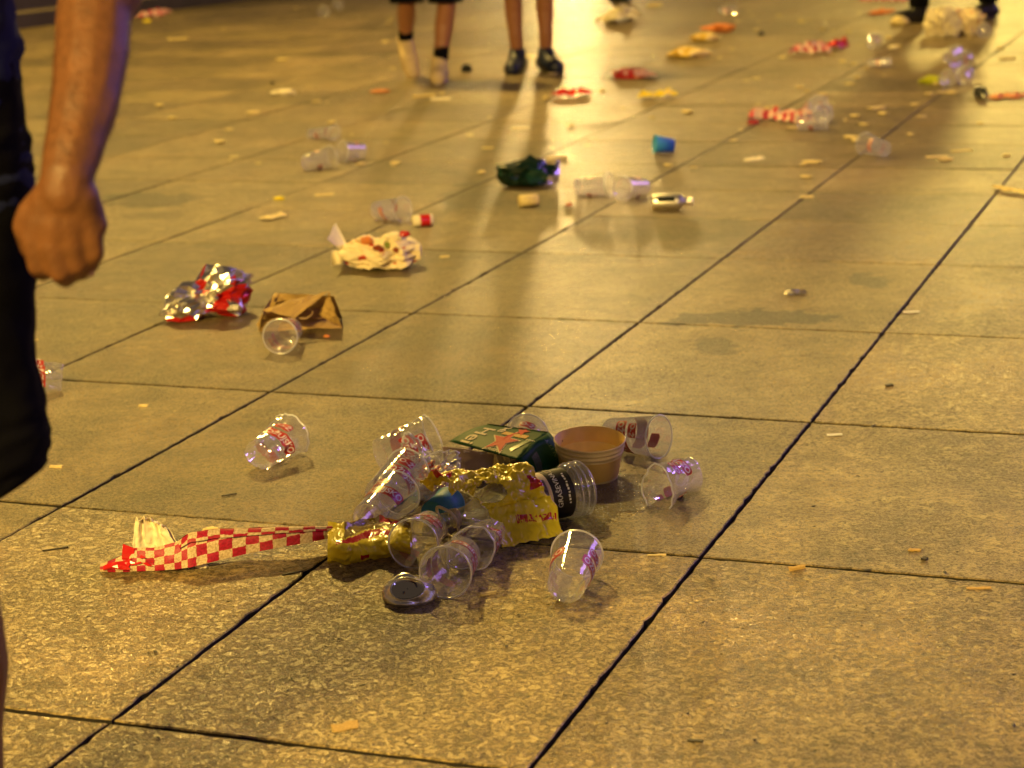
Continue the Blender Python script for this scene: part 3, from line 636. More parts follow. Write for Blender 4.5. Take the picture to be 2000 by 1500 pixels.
# ---------------------------------------------------------------- green beer carton
def carton():
    hz = .082
    T0, T1, T2, T3 = G(878, 862, .070), G(1011, 898, .066), G(1070, 845, .086), G(952, 829, .090)
    org = (T0+T1+T2+T3)/4; org.z = 0
    def bil(u, v, dz=0):                         # u: T0->T1 (front edge), v: front -> back
        p = T0*(1-u)*(1-v)+T1*u*(1-v)+T2*u*v+T3*(1-u)*v
        return p+Vector((0, 0, dz+.006*math.sin(PI*v)*(1-.4*u)))
    def top(u, v): return bil(u, v)
    V, Fc, UV = grid(lambda u, v: top(u, v)-org, 18, 14, .3, 2)
    root = mk('beer_carton', V, Fc, M['carton_green'], smooth=True); root.location = org
    md = root.modifiers.new('s', 'SOLIDIFY'); md.thickness = .0007; md.offset = -1
    tag(root, 'torn green beer carton with red stars lying open in the litter pile', 'carton')
    def lowered(p, out=0): return Vector((p.x, p.y, .002))
    # right end panel, with rounded top edge
    mid = (T1+T2)/2; outd = Vector(((T2-T1).y, -(T2-T1).x, 0)).normalized()
    if outd.x < 0: outd = -outd
    def endp(u, v):                              # u along T1->T2, v down
        p = T1.lerp(T2, u); z0 = p.z+.006*math.sin(PI*u)*.6; q = v
        return Vector((p.x, p.y, 0))+outd*((.014+.022*u)*math.sin(min(1, q*1.5)*PI/2)+.003*math.sin(u*9))+Vector((0, 0, z0*(1-q)+.002))-org
    V, Fc, UV = grid(endp, 10, 8, .25, 3); e1 = mk('end_panel', V, Fc, M['carton_green'], root, smooth=True); md = e1.modifiers.new('s', 'SOLIDIFY'); md.thickness = .0007
    def backp(u, v):
        p = T3.lerp(T2, u); return Vector((p.x, p.y+.004*v, (p.z)*(1-v)+.002))-org
    V, Fc, UV = grid(backp, 8, 4, .2, 4); mk('back_panel', V, Fc, M['carton_green'], root)
    B0, B1, B2, B3 = [Vector((p.x, p.y, .004)) for p in (T0, T1, T2, T3)]
    mk('bottom_panel', [p-org for p in (B0, B1, B2, B3)], [(0, 1, 2, 3)], M['carton_inner'], root)
    # grey brown inner divider hanging at the open front, with a torn hand hole
    def divp(u, v):
        a = G(864, 872, .070).lerp(G(965, 886, .058), u); b = G(872, 926, .002).lerp(G(962, 925, .012), u)
        p = a.lerp(b, v); p.y += .006*math.sin(u*5)+.003*math.sin(v*4); return p-org
    V, Fc, UV = grid(divp, 40, 24, 0, 5, tri=False)
    hole = lambda f: math.hypot((sum(UV[i][0] for i in f)/4-.15)/.115, (sum(UV[i][1] for i in f)/4-.38)/.29) > 1
    d = mk('inner_divider', V, [f for f in Fc if hole(f)], M['carton_inner'], root, smooth=True); md = d.modifiers.new('s', 'SOLIDIFY'); md.thickness = .0009
    for (u, v) in ((.48, .12), (.80, .06)):
        p = divp(u, v); mk('slot_tab', [p+Vector((-.008, -.004, 0)), p+Vector((.008, -.006, .002)), p+Vector((.008, -.001, .007)), p+Vector((-.008, 0, .005))], [(0, 1, 2, 3)], M['label_cream'], root)
    # print on the top panel: local x = u (0..1), y = v
    W_, D_ = (T1-T0).length, (T3-T0).length
    def put(V2, cu, cv, rot, off=.0012):
        o = []; cr, sr = math.cos(R(rot)), math.sin(R(rot))
        for q in V2:
            q = q+Vector((0, 0, 0))
            x = q.x*cr-q.y*sr; y = q.x*sr+q.y*cr; u = cu+x/W_; v = cv+y/D_
            p = bil(min(1.0, max(0, u)), min(1.0, max(0, v))); p.z += off; o.append(p-org)
        return o
    a, b = text2d('Heineken', .053, .016, maxe=.006); x0 = min(q.x for q in a); a = [Vector((q.x-x0, q.y, 0)) for q in a]
    b = [f for f in b if max(a[i].x for i in f) < .74*D_]; mk('lettering', put(a, .20, .75, -90), b, M['cream_print'], root)
    a, b = text2d('ne', .040, .016, maxe=.006); mk('lettering', put(a, .40, .86, -90), b, M['cream_print'], root)
    a, b = rect2d(.080, .013, 12, 2); mk('stripe', put([Vector((v.x, v.y, 0)) for v in a], .64, .68, 0), b, M['orange_print'], root)
    a, b = star2d(.047, k=.42); mk('star_outline', put(a, .60, .38, 0, .0012), b, M['cream_print'], root)
    a, b = star2d(.041, k=.40); mk('star', put(a, .60, .38, 0, .0020), b, M['star_red'], root)
    a, b = star2d(.022, k=.42); mk('star', put(a, .66, .86, 0, .0016), b, M['star_red'], root)
    a, b = text2d('ORIGINAL', .011, .01); mk('lettering', put(a, .62, .08, 0), b, M['cream_print'], root)
    a, b = text2d('premium', .009, .0); mk('lettering', put(a, .93, .60, 0), b, M['cream_print'], root)
    a, b = rect2d(.012, .05, 2, 8, slant=0); mk('leaf_print', put(a, .86, .40, -25), b, M['carton_light_green'], root)
    # print on the end panel
    L1 = (T2-T1).length
    def pute(V2, cu, cv, off=.0012):
        o = []
        for q in V2:
            u = min(1, max(0, cu+q.x/L1)); v = min(1, max(0, cv-q.y/.075)); o.append(endp(u, v)+outd*off+Vector((0, -.0005, .0004)))
        return o
    a, b = text2d('QUALITY', .014, .005); a = [Vector((-v.y, v.x, 0)) for v in a]; mk('lettering', pute(a, .80, .45), b, M['carton_light_green'], root)
    a, b = rect2d(.030, .045, 4, 5); mk('info_panel', pute(a, .38, .50), b, mat('grey_green_print', (.06, .10, .07), .5, var=.5, vscale=200), root)
carton()

# ---------------------------------------------------------------- kraft bowl
def bowl():
    c = G(1152, 932, 0); ax = Vector((.02, -.10, 1)).normalized(); f = frame(ax); h = .088; r0, r1 = .060, .0745
    prof = [(.001, .004), (r0*.9, .004), (r0*.97, 0), (r0, .0015)]
    for z in (.02, .045, .058): prof.append((r0+(r1-r0)*z/h, z))
    ro = lambda z: r0+(r1-r0)*z/h
    for zc in (.066, .076): prof += [(ro(zc), zc-.003), (ro(zc)+.0022, zc-.002), (ro(zc)+.0026, zc+.001), (ro(zc)+.0012, zc+.0035)]
    prof += [(r1+.001, h-.004), (r1+.0028, h-.002), (r1+.003, h), (r1+.0012, h+.0016)]
    V, Fc = lathe(prof, 96); root = mk('kraft_bowl', [f @ v + c for v in V], Fc, M['kraft'], smooth=True, loc=c)
    tag(root, 'round brown kraft paper bowl standing open behind the wine bottle', 'bowl')
    V, Fc = lathe([(r1+.0012, h+.0016), (r1-.0008, h-.0005), (r0+.003, .012), (r0-.002, .007), (.001, .0065)], 96)
    inn = mk('inside', [f @ v for v in V], Fc, M['kraft_in'], root, smooth=True)
    rg = random.Random(2)
    for (th, z, s) in ((1.28, .066, .0045), (1.38, .060, .003), (1.33, .055, .003), (.95, .070, .002), (1.55, .045, .0015)):
        r = r0+.003+(r1-.0008-r0-.003)*(z-.012)/(h-.012)-.0008; P = []
        for i in range(9):
            a = 2*PI*i/9; q = s*rg.uniform(.5, 1.2); t2 = th+q*math.cos(a)/r; z2 = z+q*math.sin(a)*1.5; P.append(f @ Vector((r*math.cos(t2), r*math.sin(t2), z2)))
        mk('sauce_stain', P, [tuple(range(9))], M['sauce'], inn)
bowl()

# ---------------------------------------------------------------- crumpled things
def crumple(name, c, dims, mt, seed, label, cat, sub=4, amp=.30, frq=1.6, rot=0, group=None, parent=None, ground=True, shapef=None, flat=True, mats=None, tilt=0, fmf=None):
    bm = bmesh.new(); bmesh.ops.create_icosphere(bm, subdivisions=sub, radius=1)
    f = Matrix.Rotation(R(rot), 3, 'Z') @ Matrix.Rotation(R(tilt), 3, 'Y'); rg = random.Random(seed)
    V = []
    for v in bm.verts:
        d = v.co.normalized()
        r = 1+amp*(.8*fn(d, frq, seed)+.65*(rig(d, frq*1.9, seed+3)-.5)+.35*(rig(d, frq*4.2, seed+7)-.5)) + rg.uniform(-1, 1)*.03
        p = Vector((d.x*dims[0]*r, d.y*dims[1]*r, d.z*dims[2]*r))
        if shapef: p = shapef(p, d)
        V.append(f @ p)
    zmin = min(p.z for p in V) if V else 0
    Fc = [tuple(v.index for v in fc.verts) for fc in bm.faces]; bm.free()
    if ground:
        off = -(zmin*.62)
        V = [Vector((p.x, p.y, max(p.z+off, .0015+.002*rg.random()))) for p in V]
    o = mk(name, V, Fc, mt, parent, smooth=not flat, mats=mats, fm=[fmf(sum((V[i] for i in q), Vector())/3) for q in Fc] if fmf else None)
    o.location = c
    if label: tag(o, label, cat, group)
    return o
# small yellow bag at the left end of the pile
def small_bag():
    def sh(u, v):
        x = 640+162*u; a = 1022+4*math.sin(u*7)-8*u*(1-u)*4; b = 1098+6*math.sin(u*5+1)-14*max(0, u-.7)*3
        zt = .050+.010*math.sin(u*9); y = b+(a-b)*v
        bulge = math.sin(PI*min(1, v*1.15))*.012
        z = .004+zt*v**.8+bulge
        return G(x, y, z)+Vector((0, -bulge*.6, 0))
    V, Fc, UV = grid(sh, 84, 40, 0, 7); rg = random.Random(1)
    V = [p+Vector((0, fn(p, 32, 4)*.009+rig(p, 45, 2)*.005, fn(p, 38, 9)*.006+.0018*rig(p, 90, 5))) for p in V]
    fmi = []
    for f in Fc:
        u = sum(UV[i][0] for i in f)/3; v = sum(UV[i][1] for i in f)/3
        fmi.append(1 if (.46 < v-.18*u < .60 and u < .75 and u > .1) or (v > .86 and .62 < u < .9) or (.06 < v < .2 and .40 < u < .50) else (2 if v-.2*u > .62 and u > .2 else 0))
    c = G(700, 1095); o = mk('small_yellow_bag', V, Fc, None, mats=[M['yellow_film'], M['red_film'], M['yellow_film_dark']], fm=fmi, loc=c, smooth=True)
    tag(o, 'small crumpled yellow bag with red band between the checkered paper and the cups', 'snack bag')
    # back sheet reaching the paving
    V2, F2, _ = grid(lambda u, v: sh(u, 1).lerp(Vector((sh(u, 1).x, sh(u, 1).y+.03, .003)), v), 20, 4, .3, 9)
    mk('back_sheet', [p-c for p in V2], F2, M['yellow_film'], o)
small_bag()
# checkered wrapper strip
def wrapper():
    pts = [(196, 1117, 1102, .002), (232, 1118, 1088, .002), (262, 1116, 1070, .003), (300, 1115, 1070, .003), (345, 1112, 1058, .006), (372, 1108, 1040, .010), (420, 1096, 1033, .016), (480, 1082, 1032, .022), (540, 1070, 1029, .028), (600, 1060, 1028, .032), (650, 1050, 1027, .034)]
    def at(u):
        k = u*(len(pts)-1); i = min(len(pts)-2, int(k)); t = k-i
        return [pts[i][j]*(1-t)+pts[i+1][j]*t for j in range(4)]
    def front(u, v):
        x, b, t, zb = at(u); hp = (b-t)
        zt = zb+hp/1000*.93; p = G(x, b, zb).lerp(G(x, t, zt), v)
        n = Vector((0, -1, .25)); p = p+n*(.0045*math.sin(PI*v)+.0035*fn((u*14, v*3, 0), 1, 1)+.003*(rig((u*10, v*2, 1), 1.3, 2)-.5)*math.sin(PI*v))
        p.z = max(.0015, p.z); return p
    V, Fc, UV = grid(front, 70, 8, .3, 3, tri=True)
    Lw = .5; uvs = [(u*Lw/.0225*1.02, v*(.3+2.9*math.sin(PI*min(1, .25+u*.75))**.8)+.1) for u, v in UV]
    c = G(420, 1100); o = mk('checkered_wrapper', V, Fc, M['check'], uv=uvs, smooth=True, loc=c)
    tag(o, 'long folded red and cream checkered paper wrapper lying left of the pile', 'wrapper')
    # turned-over upper lip and the rear sheet
    def lip(u, v):
        p = front(u, 1); q = front(u, .72); d = (q-p); p2 = p+Vector((0, -.007*v-.001*math.sin(u*60), 0))+d*(v*.9)+Vector((0, 0, .003*math.sin(PI*v)))
        return p2
    V, Fc, UV = grid(lambda u, v: lip(.42+.58*u, v), 50, 3, .2, 5)
    mk('folded_lip', [p-c for p in V], Fc, M['check'], o, uv=[(u*Lw*.58/.0225+.5, v*.9+.2) for u, v in UV], smooth=True)
    def rear(u, v):
        p = front(u, 1); x, b, t, zb = at(u); q = p+Vector((0, .028, 0)); q.z = max(.002, zb-.004); r_ = p.lerp(q, v); r_.y += .006*math.sin(PI*v); r_.z += .004*fn((u*12, v*3, 5), 1, 3); r_.z = max(.0015, r_.z); return r_
    V, Fc, UV = grid(rear, 60, 5, .3, 6)
    mk('rear_sheet', [p-c for p in V], Fc, M['check'], o, uv=[(u*Lw/.0225*1.02, v*2+3) for u, v in UV], smooth=True)
    # torn flaps at the left end
    p = G(250, 1095, .02)-c
    V, Fc, UV = grid(lambda u, v: p+Vector((-.012+.022*u+.006*v, -.004-.006*math.sin(3*v), -.010+.046*v-.01*u)), 5, 6, .4, 2)
    mk('torn_flap', V, Fc, M['red_film'], o)
    V, Fc, UV = grid(lambda u, v: front(.02+.28*u, .15+.5*v)-c+Vector((0, -.004, .002+.003*math.sin(9*u))), 10, 4, .4, 8)
    mk('red_patch', V, [f for f in Fc if sum(UV[i][0] for i in f)/3 < .55 or random.Random(f[0]).random() < .35], M['red_film'], o)
    o2 = crumple('chewed_scrap', G(392, 1098, .012), (.012, .006, .014), M['white_paper'], 44, 'chewed cream paper scrap hanging on the front of the checkered wrapper', 'scrap', sub=3, amp=.5, ground=False)
    o3 = crumple('crumb_patch', G(412, 1037, .065), (.014, .006, .007), M['fry'], 45, 'crumbly food remains on the upper fold of the checkered wrapper', 'food crumbs', sub=3, amp=.6, ground=False)
wrapper()
# napkin standing in the wrapper
def napkin():
    base = G(300, 1070, .018)
    def sh(u, v):
        w_ = (.080*(1-v)**.8+.047*v)*(1-.05*v); x = (u-.5)*w_-.004*v+(.018*max(0, u-.6)*(1-v)); z = v*.072*(1-.35*max(0, u-.45))
        pl = .0045*math.sin(u*26+2*v+3*fn((u*2, v, 0), 2, 1))*(.5+v*.6); y = pl+.010*math.sin(PI*u)-.006*v+.003*fn((u*6, v*5, 0), 1.6, 4)
        if v > .85: z -= (v-.85)*.05*abs(math.sin(u*11)); y -= (v-.85)*.06
        return base+Vector((x, y, z-.004+.003*fn((u*7, v*3, 4), 1.5, 6)))
    V, Fc, UV = grid(sh, 44, 18, .2, 3)
    o = mk('crumpled_napkin', V, Fc, M['napkin'], smooth=True, loc=base); md = o.modifiers.new('s', 'SOLIDIFY'); md.thickness = .0012
    tag(o, 'crumpled cream paper napkin standing up out of the checkered wrapper', 'napkin')
    V, Fc, UV = grid(lambda u, v: sh(u, v)-base+Vector((.006, .012+.004*math.sin(u*17), -.008)), 30, 10, .25, 9)
    n2 = mk('rear_fold', V, Fc, M['napkin'], o, smooth=True)
napkin()
# blue card cup under the cups
def lathe_obj(name, prof, c, ax, mt, label, cat, group=None, nseg=40, roll=0, deform=None, parent=None):
    f = frame(ax) @ Matrix.Rotation(R(roll), 3, 'Z'); V, Fc = lathe(prof, nseg, deform)
    o = mk(name, [f @ v + Vector(c) for v in V], Fc, mt, smooth=True, loc=c)
    if label: tag(o, label, cat, group)
    return o
bc = G(845, 1003, .028)
lathe_obj('blue_paper_cup', [(.001, .002), (.024, .002), (.026, 0), (.030, .05), (.034, .075), (.0355, .077), (.034, .079), (.032, .07), (.024, .004)], bc, (.42, .90, -.02), M['blue'], 'blue paper cup lying buried in the pile, only its base shows', 'cup')
# crushed metal can, end on
def can():
    c = G(796, 1150, .030); ax = (-.06, -.62, .62)
    D = lambda v: Vector((v.x*(.80+.05*math.sin(v.y*90)), v.y*(1.12+.10*(v.z < -.01)), v.z*.6+.007*math.sin(v.y*80+1)*(v.z < -.008)))
    prof = [(.0262, .0005), (.0275, .0030), (.0288, .0005), (.0320, -.007), (.0350, -.012), (.0400, -.016), (.0385, -.026), (.0410, -.034), (.0370, -.044), (.030, -.050), (.012, -.054), (.001, -.054)]
    o = lathe_obj('crushed_can', prof, c, ax, M['can'], 'flattened silver drink can, end on, beside the frontmost open cup', 'can', deform=lambda v: D(v)+Vector((.0022*fn(v, 130, 3), .0022*fn(v, 130, 6), .003*fn(v, 90, 8))) if v.z < -.006 else D(v), nseg=64)
    f = frame(ax); V, Fc = lathe([(.001, -.0105), (.010, -.0098), (.019, -.0070), (.0245, -.0015), (.0262, .0005)], 48, D)
    mk('can_base', [f @ v for v in V], Fc, mat('mirror_can_metal', (.62, .60, .52), .12, metal=1), o, smooth=True)
can()
crumple('white_scrap', G(976, 914), (.022, .012, .046), M['white_paper'], 71, 'pale crumpled paper tucked under the front edge of the green carton', 'paper', sub=3, amp=.4, ground=True)
# foil snack bag
def foil_bag():
    c = G(405, 618); s = .001/.652
    def sf(p, d):
        t = p.x/.14
        k = .88+.62*(math.exp(-((t-.52)/.42)**2))+.12*math.exp(-((t+.5)/.35)**2)-.12*math.exp(-((t+.05)/.16)**2)
        if t < -.85: k *= .6
        return Vector((p.x, p.y*k, p.z*k))
    crumple('foil_snack_bag', c, (.138, .066, .064), None, 31, 'crumpled silver and red foil snack bag beside the brown paper bag', 'snack bag', sub=4, amp=.44, frq=1.35, rot=24, shapef=sf, tilt=-14,
            mats=[M['foil'], M['foil_red']], fmf=lambda q: 1 if (fn(q, 14, 6) > .13 and q.x > -.01) or (q.z < .012 and q.x < 0) or q.x < -.135 else 0)
foil_bag()
# brown paper bag lying with its mouth open
def paper_bag():
    c = G(590, 640)
    A_ = lambda px, py, z: G(px, py, z)-c
    rg = random.Random(8)
    def patch(name, P, mt, nu=14, nv=8, sd=1, bul=.0, par=None):
        p00, p10, p11, p01 = P
        def f(u, v):
            p = (p00*(1-u)+p10*u)*(1-v)+(p01*(1-u)+p11*u)*v; q = math.sin(PI*u)*math.sin(PI*v)
            n = (p10-p00).cross(p01-p00).normalized(); p = p+n*(bul*q+.006*fn((u*5, v*4, sd), 1, sd)+.004*(rig((u*4, v*3, sd), 1.4, sd+5)-.5))
            p.z = max(.0015, p.z); return p
        V, Fc, UV = grid(f, nu, nv, .3, sd); o = mk(name, V, Fc, mt, par); return o
    tl, tr = A_(536, 578, .105), A_(643, 569, .115); fl, fr_ = A_(508, 615, .075), A_(628, 606, .070)
    root = patch('brown_paper_bag', (A_(512, 606, .085), A_(575, 621, .058), tr, A_(560, 588, .098)), M['bag_paper'], 16, 8, 1, .006)
    root.location = c
    tag(root, 'open brown paper carrier bag with cord handle lying behind a clear cup', 'paper bag')
    patch('rear_panel', (A_(505, 642, .0), A_(665, 636, .0)+Vector((0, .09, 0)), A_(652, 578, .105), A_(536, 572, .105)), M['bag_paper'], 14, 8, 2, 0, root)
    patch('front_panel', (A_(505, 648, .002), A_(668, 640, .002), A_(655, 618, .020), A_(512, 622, .045)), M['bag_paper'], 18, 6, 3, .004, root)
    patch('side_gusset', (A_(668, 640, .002), A_(655, 612, .06), tr, A_(622, 612, .045)), M['bag_paper'], 8, 8, 4, .01, root)
    patch('side_gusset', (A_(505, 648, .002), A_(503, 632, .02), A_(536, 574, .11), A_(512, 606, .08)), M['bag_paper'], 8, 8, 6, .006, root)
    patch('corner_fold', (A_(534, 590, .085), A_(562, 588, .08), A_(566, 577, .095), A_(538, 573, .105)), M['bag_paper'], 6, 4, 7, .003, root)
    patch('inside_panel', (A_(516, 622, .042), A_(640, 620, .030), A_(640, 600, .055), A_(520, 610, .070)), M['bag_inside'], 10, 5, 5, -.01, root)
    P = [A_(565, 620, .052), A_(580, 622, .050), A_(598, 622, .050), A_(608, 616, .054), A_(611, 610, .060), A_(606, 604, .066), A_(596, 604, .068)]
    V, Fc = tube(P, .0022, 8); mk('cord_handle', V, Fc, M['twine'], root, smooth=True)
paper_bag()
crumple('orange_crumb', G(638, 660), (.009, .006, .006), M['orange_scrap'], 3, 'small orange crumb in the shadow of the brown paper bag', 'crumb', sub=2, amp=.3)
# pale paper bundle of food
def bundle():
    c = G(745, 522)
    def sf(p, d):
        t = p.x/.15; p = Vector((p.x*(1 if abs(t) < .9 else .9/abs(t)), p.y, p.z)); k = .62+.50*math.exp(-((t+.42)/.28)**2)+.68*math.exp(-((t-.38)/.34)**2); return Vector((p.x, p.y*(.45+.5*k)*(1+.25*math.sin(d.x*9+d.y*5)), p.z*k))
    o = crumple('wrapped_sandwich', c, (.150, .085, .055), M['sandwich'], 12, 'torn cream paper bundle of food scraps with twisted tail, behind the brown bag', 'food wrapping', sub=4, amp=.40, frq=1.5, rot=-4, shapef=sf)
    A_ = lambda px, py, z: G(px, py, z)-c
    V, Fc, UV = grid(lambda u, v: A_(638+18*u+30*v, 466-30*u+(26+30*u)*v+3*math.sin(u*6), .115-.06*v)+Vector((0, .01*math.sin(u*6), 0)), 6, 10, .3, 4)
    mk('twisted_tail', V, Fc, M['white_paper'], o)
    V, Fc, UV = grid(lambda u, v: A_(648+30*u, 490+(30-8*u)*v, .050-.046*v)+Vector((0, .008*math.sin(u*7), 0)), 6, 6, .3, 5)
    mk('loose_flap', V, Fc, M['white_paper'], o)
    for i, (px, py, z, r_, mt_) in enumerate(((716, 470, .10, .020, 'orange_scrap'), (790, 457, .125, .016, 'red_film'), (770, 462, .11, .022, 'white_paper'), (752, 478, .085, .016, 'green_print'), (738, 484, .08, .015, 'sauce'), (776, 488, .07, .014, 'sauce'))):
        crumple('food_scrap', A_(px, py, z), (r_, r_*.8, r_*.7), M[mt_] if mt_ != 'green_print' else mat('lettuce', (.20, .26, .05), .5), 60+i, None, None, sub=3, amp=.5, parent=o, ground=False)
bundle()
def litter_can(name, c, ax, r, ln, mt, label, cat, band=None, group=None):
    f = frame(ax); prof = [(.001, 0), (r*.9, 0), (r, .002), (r, ln*.5), (r, ln-.002), (r*.9, ln), (.001, ln)]
    V, Fc = lathe(prof, 24); o = mk(name, [f @ v + c for v in V], Fc, mt, smooth=True, loc=c); tag(o, label, cat, group)
    if band: V, Fc = lathe([(r+.0006, ln*band[0]), (r+.0006, ln*band[1])], 24); mk('printed_band', [f @ v for v in V], Fc, M[band[2]], o, smooth=True)
    return o
litter_can('small_tub', G(806, 432, .021), Vector((1, .25, 0)), .021, .075, M['kraft'], 'small red and white paper tub on its side by the food bundle', 'tub', (.35, .85, 'red_film'))
bpy.data.objects['small_tub'].data.materials[0] = M['white_paper']
litter_can('small_tub', G(1014, 393, .024), Vector((1, .3, 0)), .023, .075, M['fry'], 'small yellow paper tub on its side in front of the dark green bag', 'tub')
# green bag
def green_bag():
    c = G(1030, 362)
    o = crumple('green_foil_bag', c, (.105, .075, .062), M['green_bag'], 22, 'crumpled dark green foil bag in the middle distance', 'snack bag', sub=3, amp=.55, frq=1.5, rot=-8)
    V, Fc, UV = grid(lambda u, v: G(1052+40*u, 362-18*v-26*u*v-10*u, .01+.07*u*v+.02*v)-c+Vector((0, -.03+.02*math.sin(v*3+u*4), 0)), 8, 6, .35, 3)
    mk('silver_flap', V, Fc, M['foil'], o)
green_bag()
# aluminium bottle
def alu_bottle():
    c = G(1274, 395, .032); ax = Vector((1, -.10, 0)).normalized(); f = frame(ax)
    V, Fc = lathe([(.001, .004), (.024, .002), (.029, 0), (.031, .006), (.031, .095), (.028, .108), (.018, .118), (.014, .130), (.014, .140), (.016, .142), (.016, .152), (.001, .153)], 32)
    o = mk('metal_bottle', [f @ v + c for v in V], Fc, M['can'], smooth=True, loc=c); tag(o, 'short silver drink bottle lying right of two clear cups', 'bottle')
    V, Fc = lathe([(.0314, .02), (.0314, .085)], 32); k = mk('dark_band', [f @ v for v in V], [q for i, q in enumerate(Fc) if 3 < i % 32 < 7], M['black_film'], o, smooth=True)
alu_bottle()
lathe_obj('blue_paper_cup', [(.001, .003), (.028, .003), (.030, 0), (.041, .086), (.0425, .088), (.041, .090), (.039, .086), (.028, .004)], G(1316, 284, .033), (-1, -.12, .12), mat('bright_blue_card', (.05, .36, .66), .5), 'bright blue paper cup lying alone in the mid distance', 'cup')
# litter of wrappers and scraps far away: (kind, px, py, length px, height m, material, label, category)
def strip(px0, py0, px1, py1, ht, mt, label, cat='wrapper', seed=1, name='paper_wrapper', uv=False, wd=.05):
    a, b = G(px0, py0, .003), G(px1, py1, .003); c = (a+b)/2; d = (b-a); lt = Vector((-d.y, d.x, 0)).normalized()*wd
    n = max(8, int(d.length/.02))
    def f(u, v):
        env = min(1, 4.5*u+.35, 4.5*(1-u)+.35); q = fn((u*4, 0, seed), 1.3, seed)
        p = a+d*(u+.05*fn((v*3, u, seed), 2, seed+5))+lt*((v-.5)*(env*(1+1.1*abs(q)))+.5*q)
        z = ht*math.sin(PI*min(1, max(0, v)))*(.35+1.3*abs(fn((u*7, v*2, seed), 1, seed+2)))*env+.003
        return p+Vector((0, 0, z+ht*.45*max(0, rig((u*9, v*3, seed), 1, seed)-.2)))-c
    V, Fc, UV = grid(f, max(16, n), 8, .4, seed)
    o = mk(name, V, Fc, mt, uv=[(u*d.length/.03, v*3) for u, v in UV] if uv else None); o.location = c; tag(o, label, cat); return o
strip(1466, 228, 1592, 243, .055, M['pink_check'], 'long red and pale checked wrapper ending under three clear cups', uv=True, seed=3, wd=.07)
strip(1460, 243, 1482, 243, .02, M['foil_red'], 'small red scrap just below the left tip of the long red wrapper', 'scrap', seed=31, name='red_scrap')
strip(1542, 106, 1622, 103, .07, M['pink_check'], 'straight red checked wrapper lying far off near the violet lit cups', uv=True, seed=5, wd=.08)
strip(1622, 98, 1652, 92, .06, M['foil_red'], 'flared red paper end touching the straight red checked wrapper', 'scrap', seed=51, name='red_scrap', wd=.08)
strip(1680, 3, 1780, 3, .05, M['pink_check'], 'pink red wrapper at the top edge left of the dark boots', uv=True, seed=6, wd=.1)
crumple('pink_wrapper', G(1237, 151), (.14, .08, .03), M['pink_mix'], 115, 'flat pinkish red wrapper left of the orange yellow roll', 'wrapper', sub=3, amp=.55, rot=-35)
strip(1078, 188, 1156, 184, .035, M['foil_red'], 'red shiny wrapper in front of the blue shoes', seed=8, wd=.12)
strip(262, 36, 332, 26, .05, M['pink_check'], 'pink checked wrapper at far left by the stone steps', uv=True, seed=9, wd=.12)
strip(1700, 30, 1742, 24, .03, M['orange_scrap'], 'orange scrap beside the left dark boot', seed=10, wd=.10, name='scrap_wrapper')
strip(1245, 193, 1318, 187, .035, M['yellow_film'], 'orange yellow paper roll lying right of the bright lamp streak', seed=11, wd=.05, name='paper_roll')
crumple('yellow_wrapper', G(1345, 112), (.13, .09, .035), M['dull_yellow'], 112, 'yellow wrapper with a white tip far off', 'wrapper', sub=3, amp=.55, rot=0)
crumple('yellow_wrapper', G(1376, 80), (.10, .07, .03), M['dull_yellow'], 113, 'smaller yellow wrapper just behind the yellow one with a white tip', 'wrapper', sub=3, amp=.55, rot=0)
crumple('orange_wrapper', G(1404, 62), (.11, .06, .03), M['orange_scrap'], 114, 'orange strip of wrapper behind two yellow wrappers', 'wrapper', sub=3, amp=.55, rot=0)
crumple('green_scrap', G(1822, 163), (.07, .04, .025), mat('lime_film', (.45, .48, .02), .25, coat=.3), 116, 'yellow green scrap in front of the clear cups at far right', 'scrap', sub=3, amp=.55, rot=0)
strip(1938, 366, 2010, 382, .012, M['fry'], 'pale wooden stick crossing the right picture edge', 'stick', seed=16, wd=.022, name='wooden_stick')
strip(1925, 193, 2010, 188, .02, M['orange_scrap'], 'flat orange wrapper in the bright reflection at right', seed=17, wd=.08)
strip(1190, 47, 1226, 36, .10, M['white_paper'], 'white crumpled napkin beside a pink cup at the top', 'napkin', seed=18, wd=.14, name='paper_napkin')
strip(1262, 14, 1294, 13, .03, M['fry'], 'pale flat strip at the top right of the white napkin', 'scrap', seed=19, wd=.08, name='pale_scrap')
strip(508, 430, 562, 422, .012, M['kraft'], 'grey brown flattened tube left of the food bundle', 'tube', seed=20, wd=.028, name='flattened_tube')
strip(1452, 316, 1492, 312, .014, M['white_paper'], 'pale torn strip in the middle distance right of the blue cup', 'scrap', seed=21, wd=.035, name='pale_scrap')
crumple('white_bag', G(1838, 72), (.11, .10, .12), M['white_paper'], 81, 'white crumpled paper bag between the dark boots at far right', 'paper bag', sub=4, amp=.5)
crumple('cream_paper', G(1886, 66), (.11, .10, .09), M['sandwich'], 82, 'cream crumpled paper leaning on the white paper bag near the dark boots', 'paper', sub=4, amp=.5)
crumple('black_lump', G(1487, 70), (.020, .018, .022), M['black_film'], 5, 'small black lump on the far paving right of the yellow wrappers', 'scrap', sub=2)
crumple('dark_bottle_cap', G(911, 141), (.035, .03, .03), M['black_film'], 6, 'dark crumpled scrap between the two walking pairs of legs', 'scrap', sub=3)
crumple('silver_scrap', G(1552, 575), (.032, .012, .010), M['foil'], 61, 'small grey foil scrap behind the dark wet stain', 'scrap', sub=3, amp=.6)
crumple('silver_scrap', G(555, 187), (.060, .030, .020), M['white_paper'], 62, 'pale silver scrap lying far off at left of the walkers', 'scrap', sub=3, amp=.6)
crumple('dark_nut', G(532, 165), (.016, .014, .012), M['dark_scrap'], 63, 'tiny dark lump behind the pale silver scrap', 'scrap', sub=2)
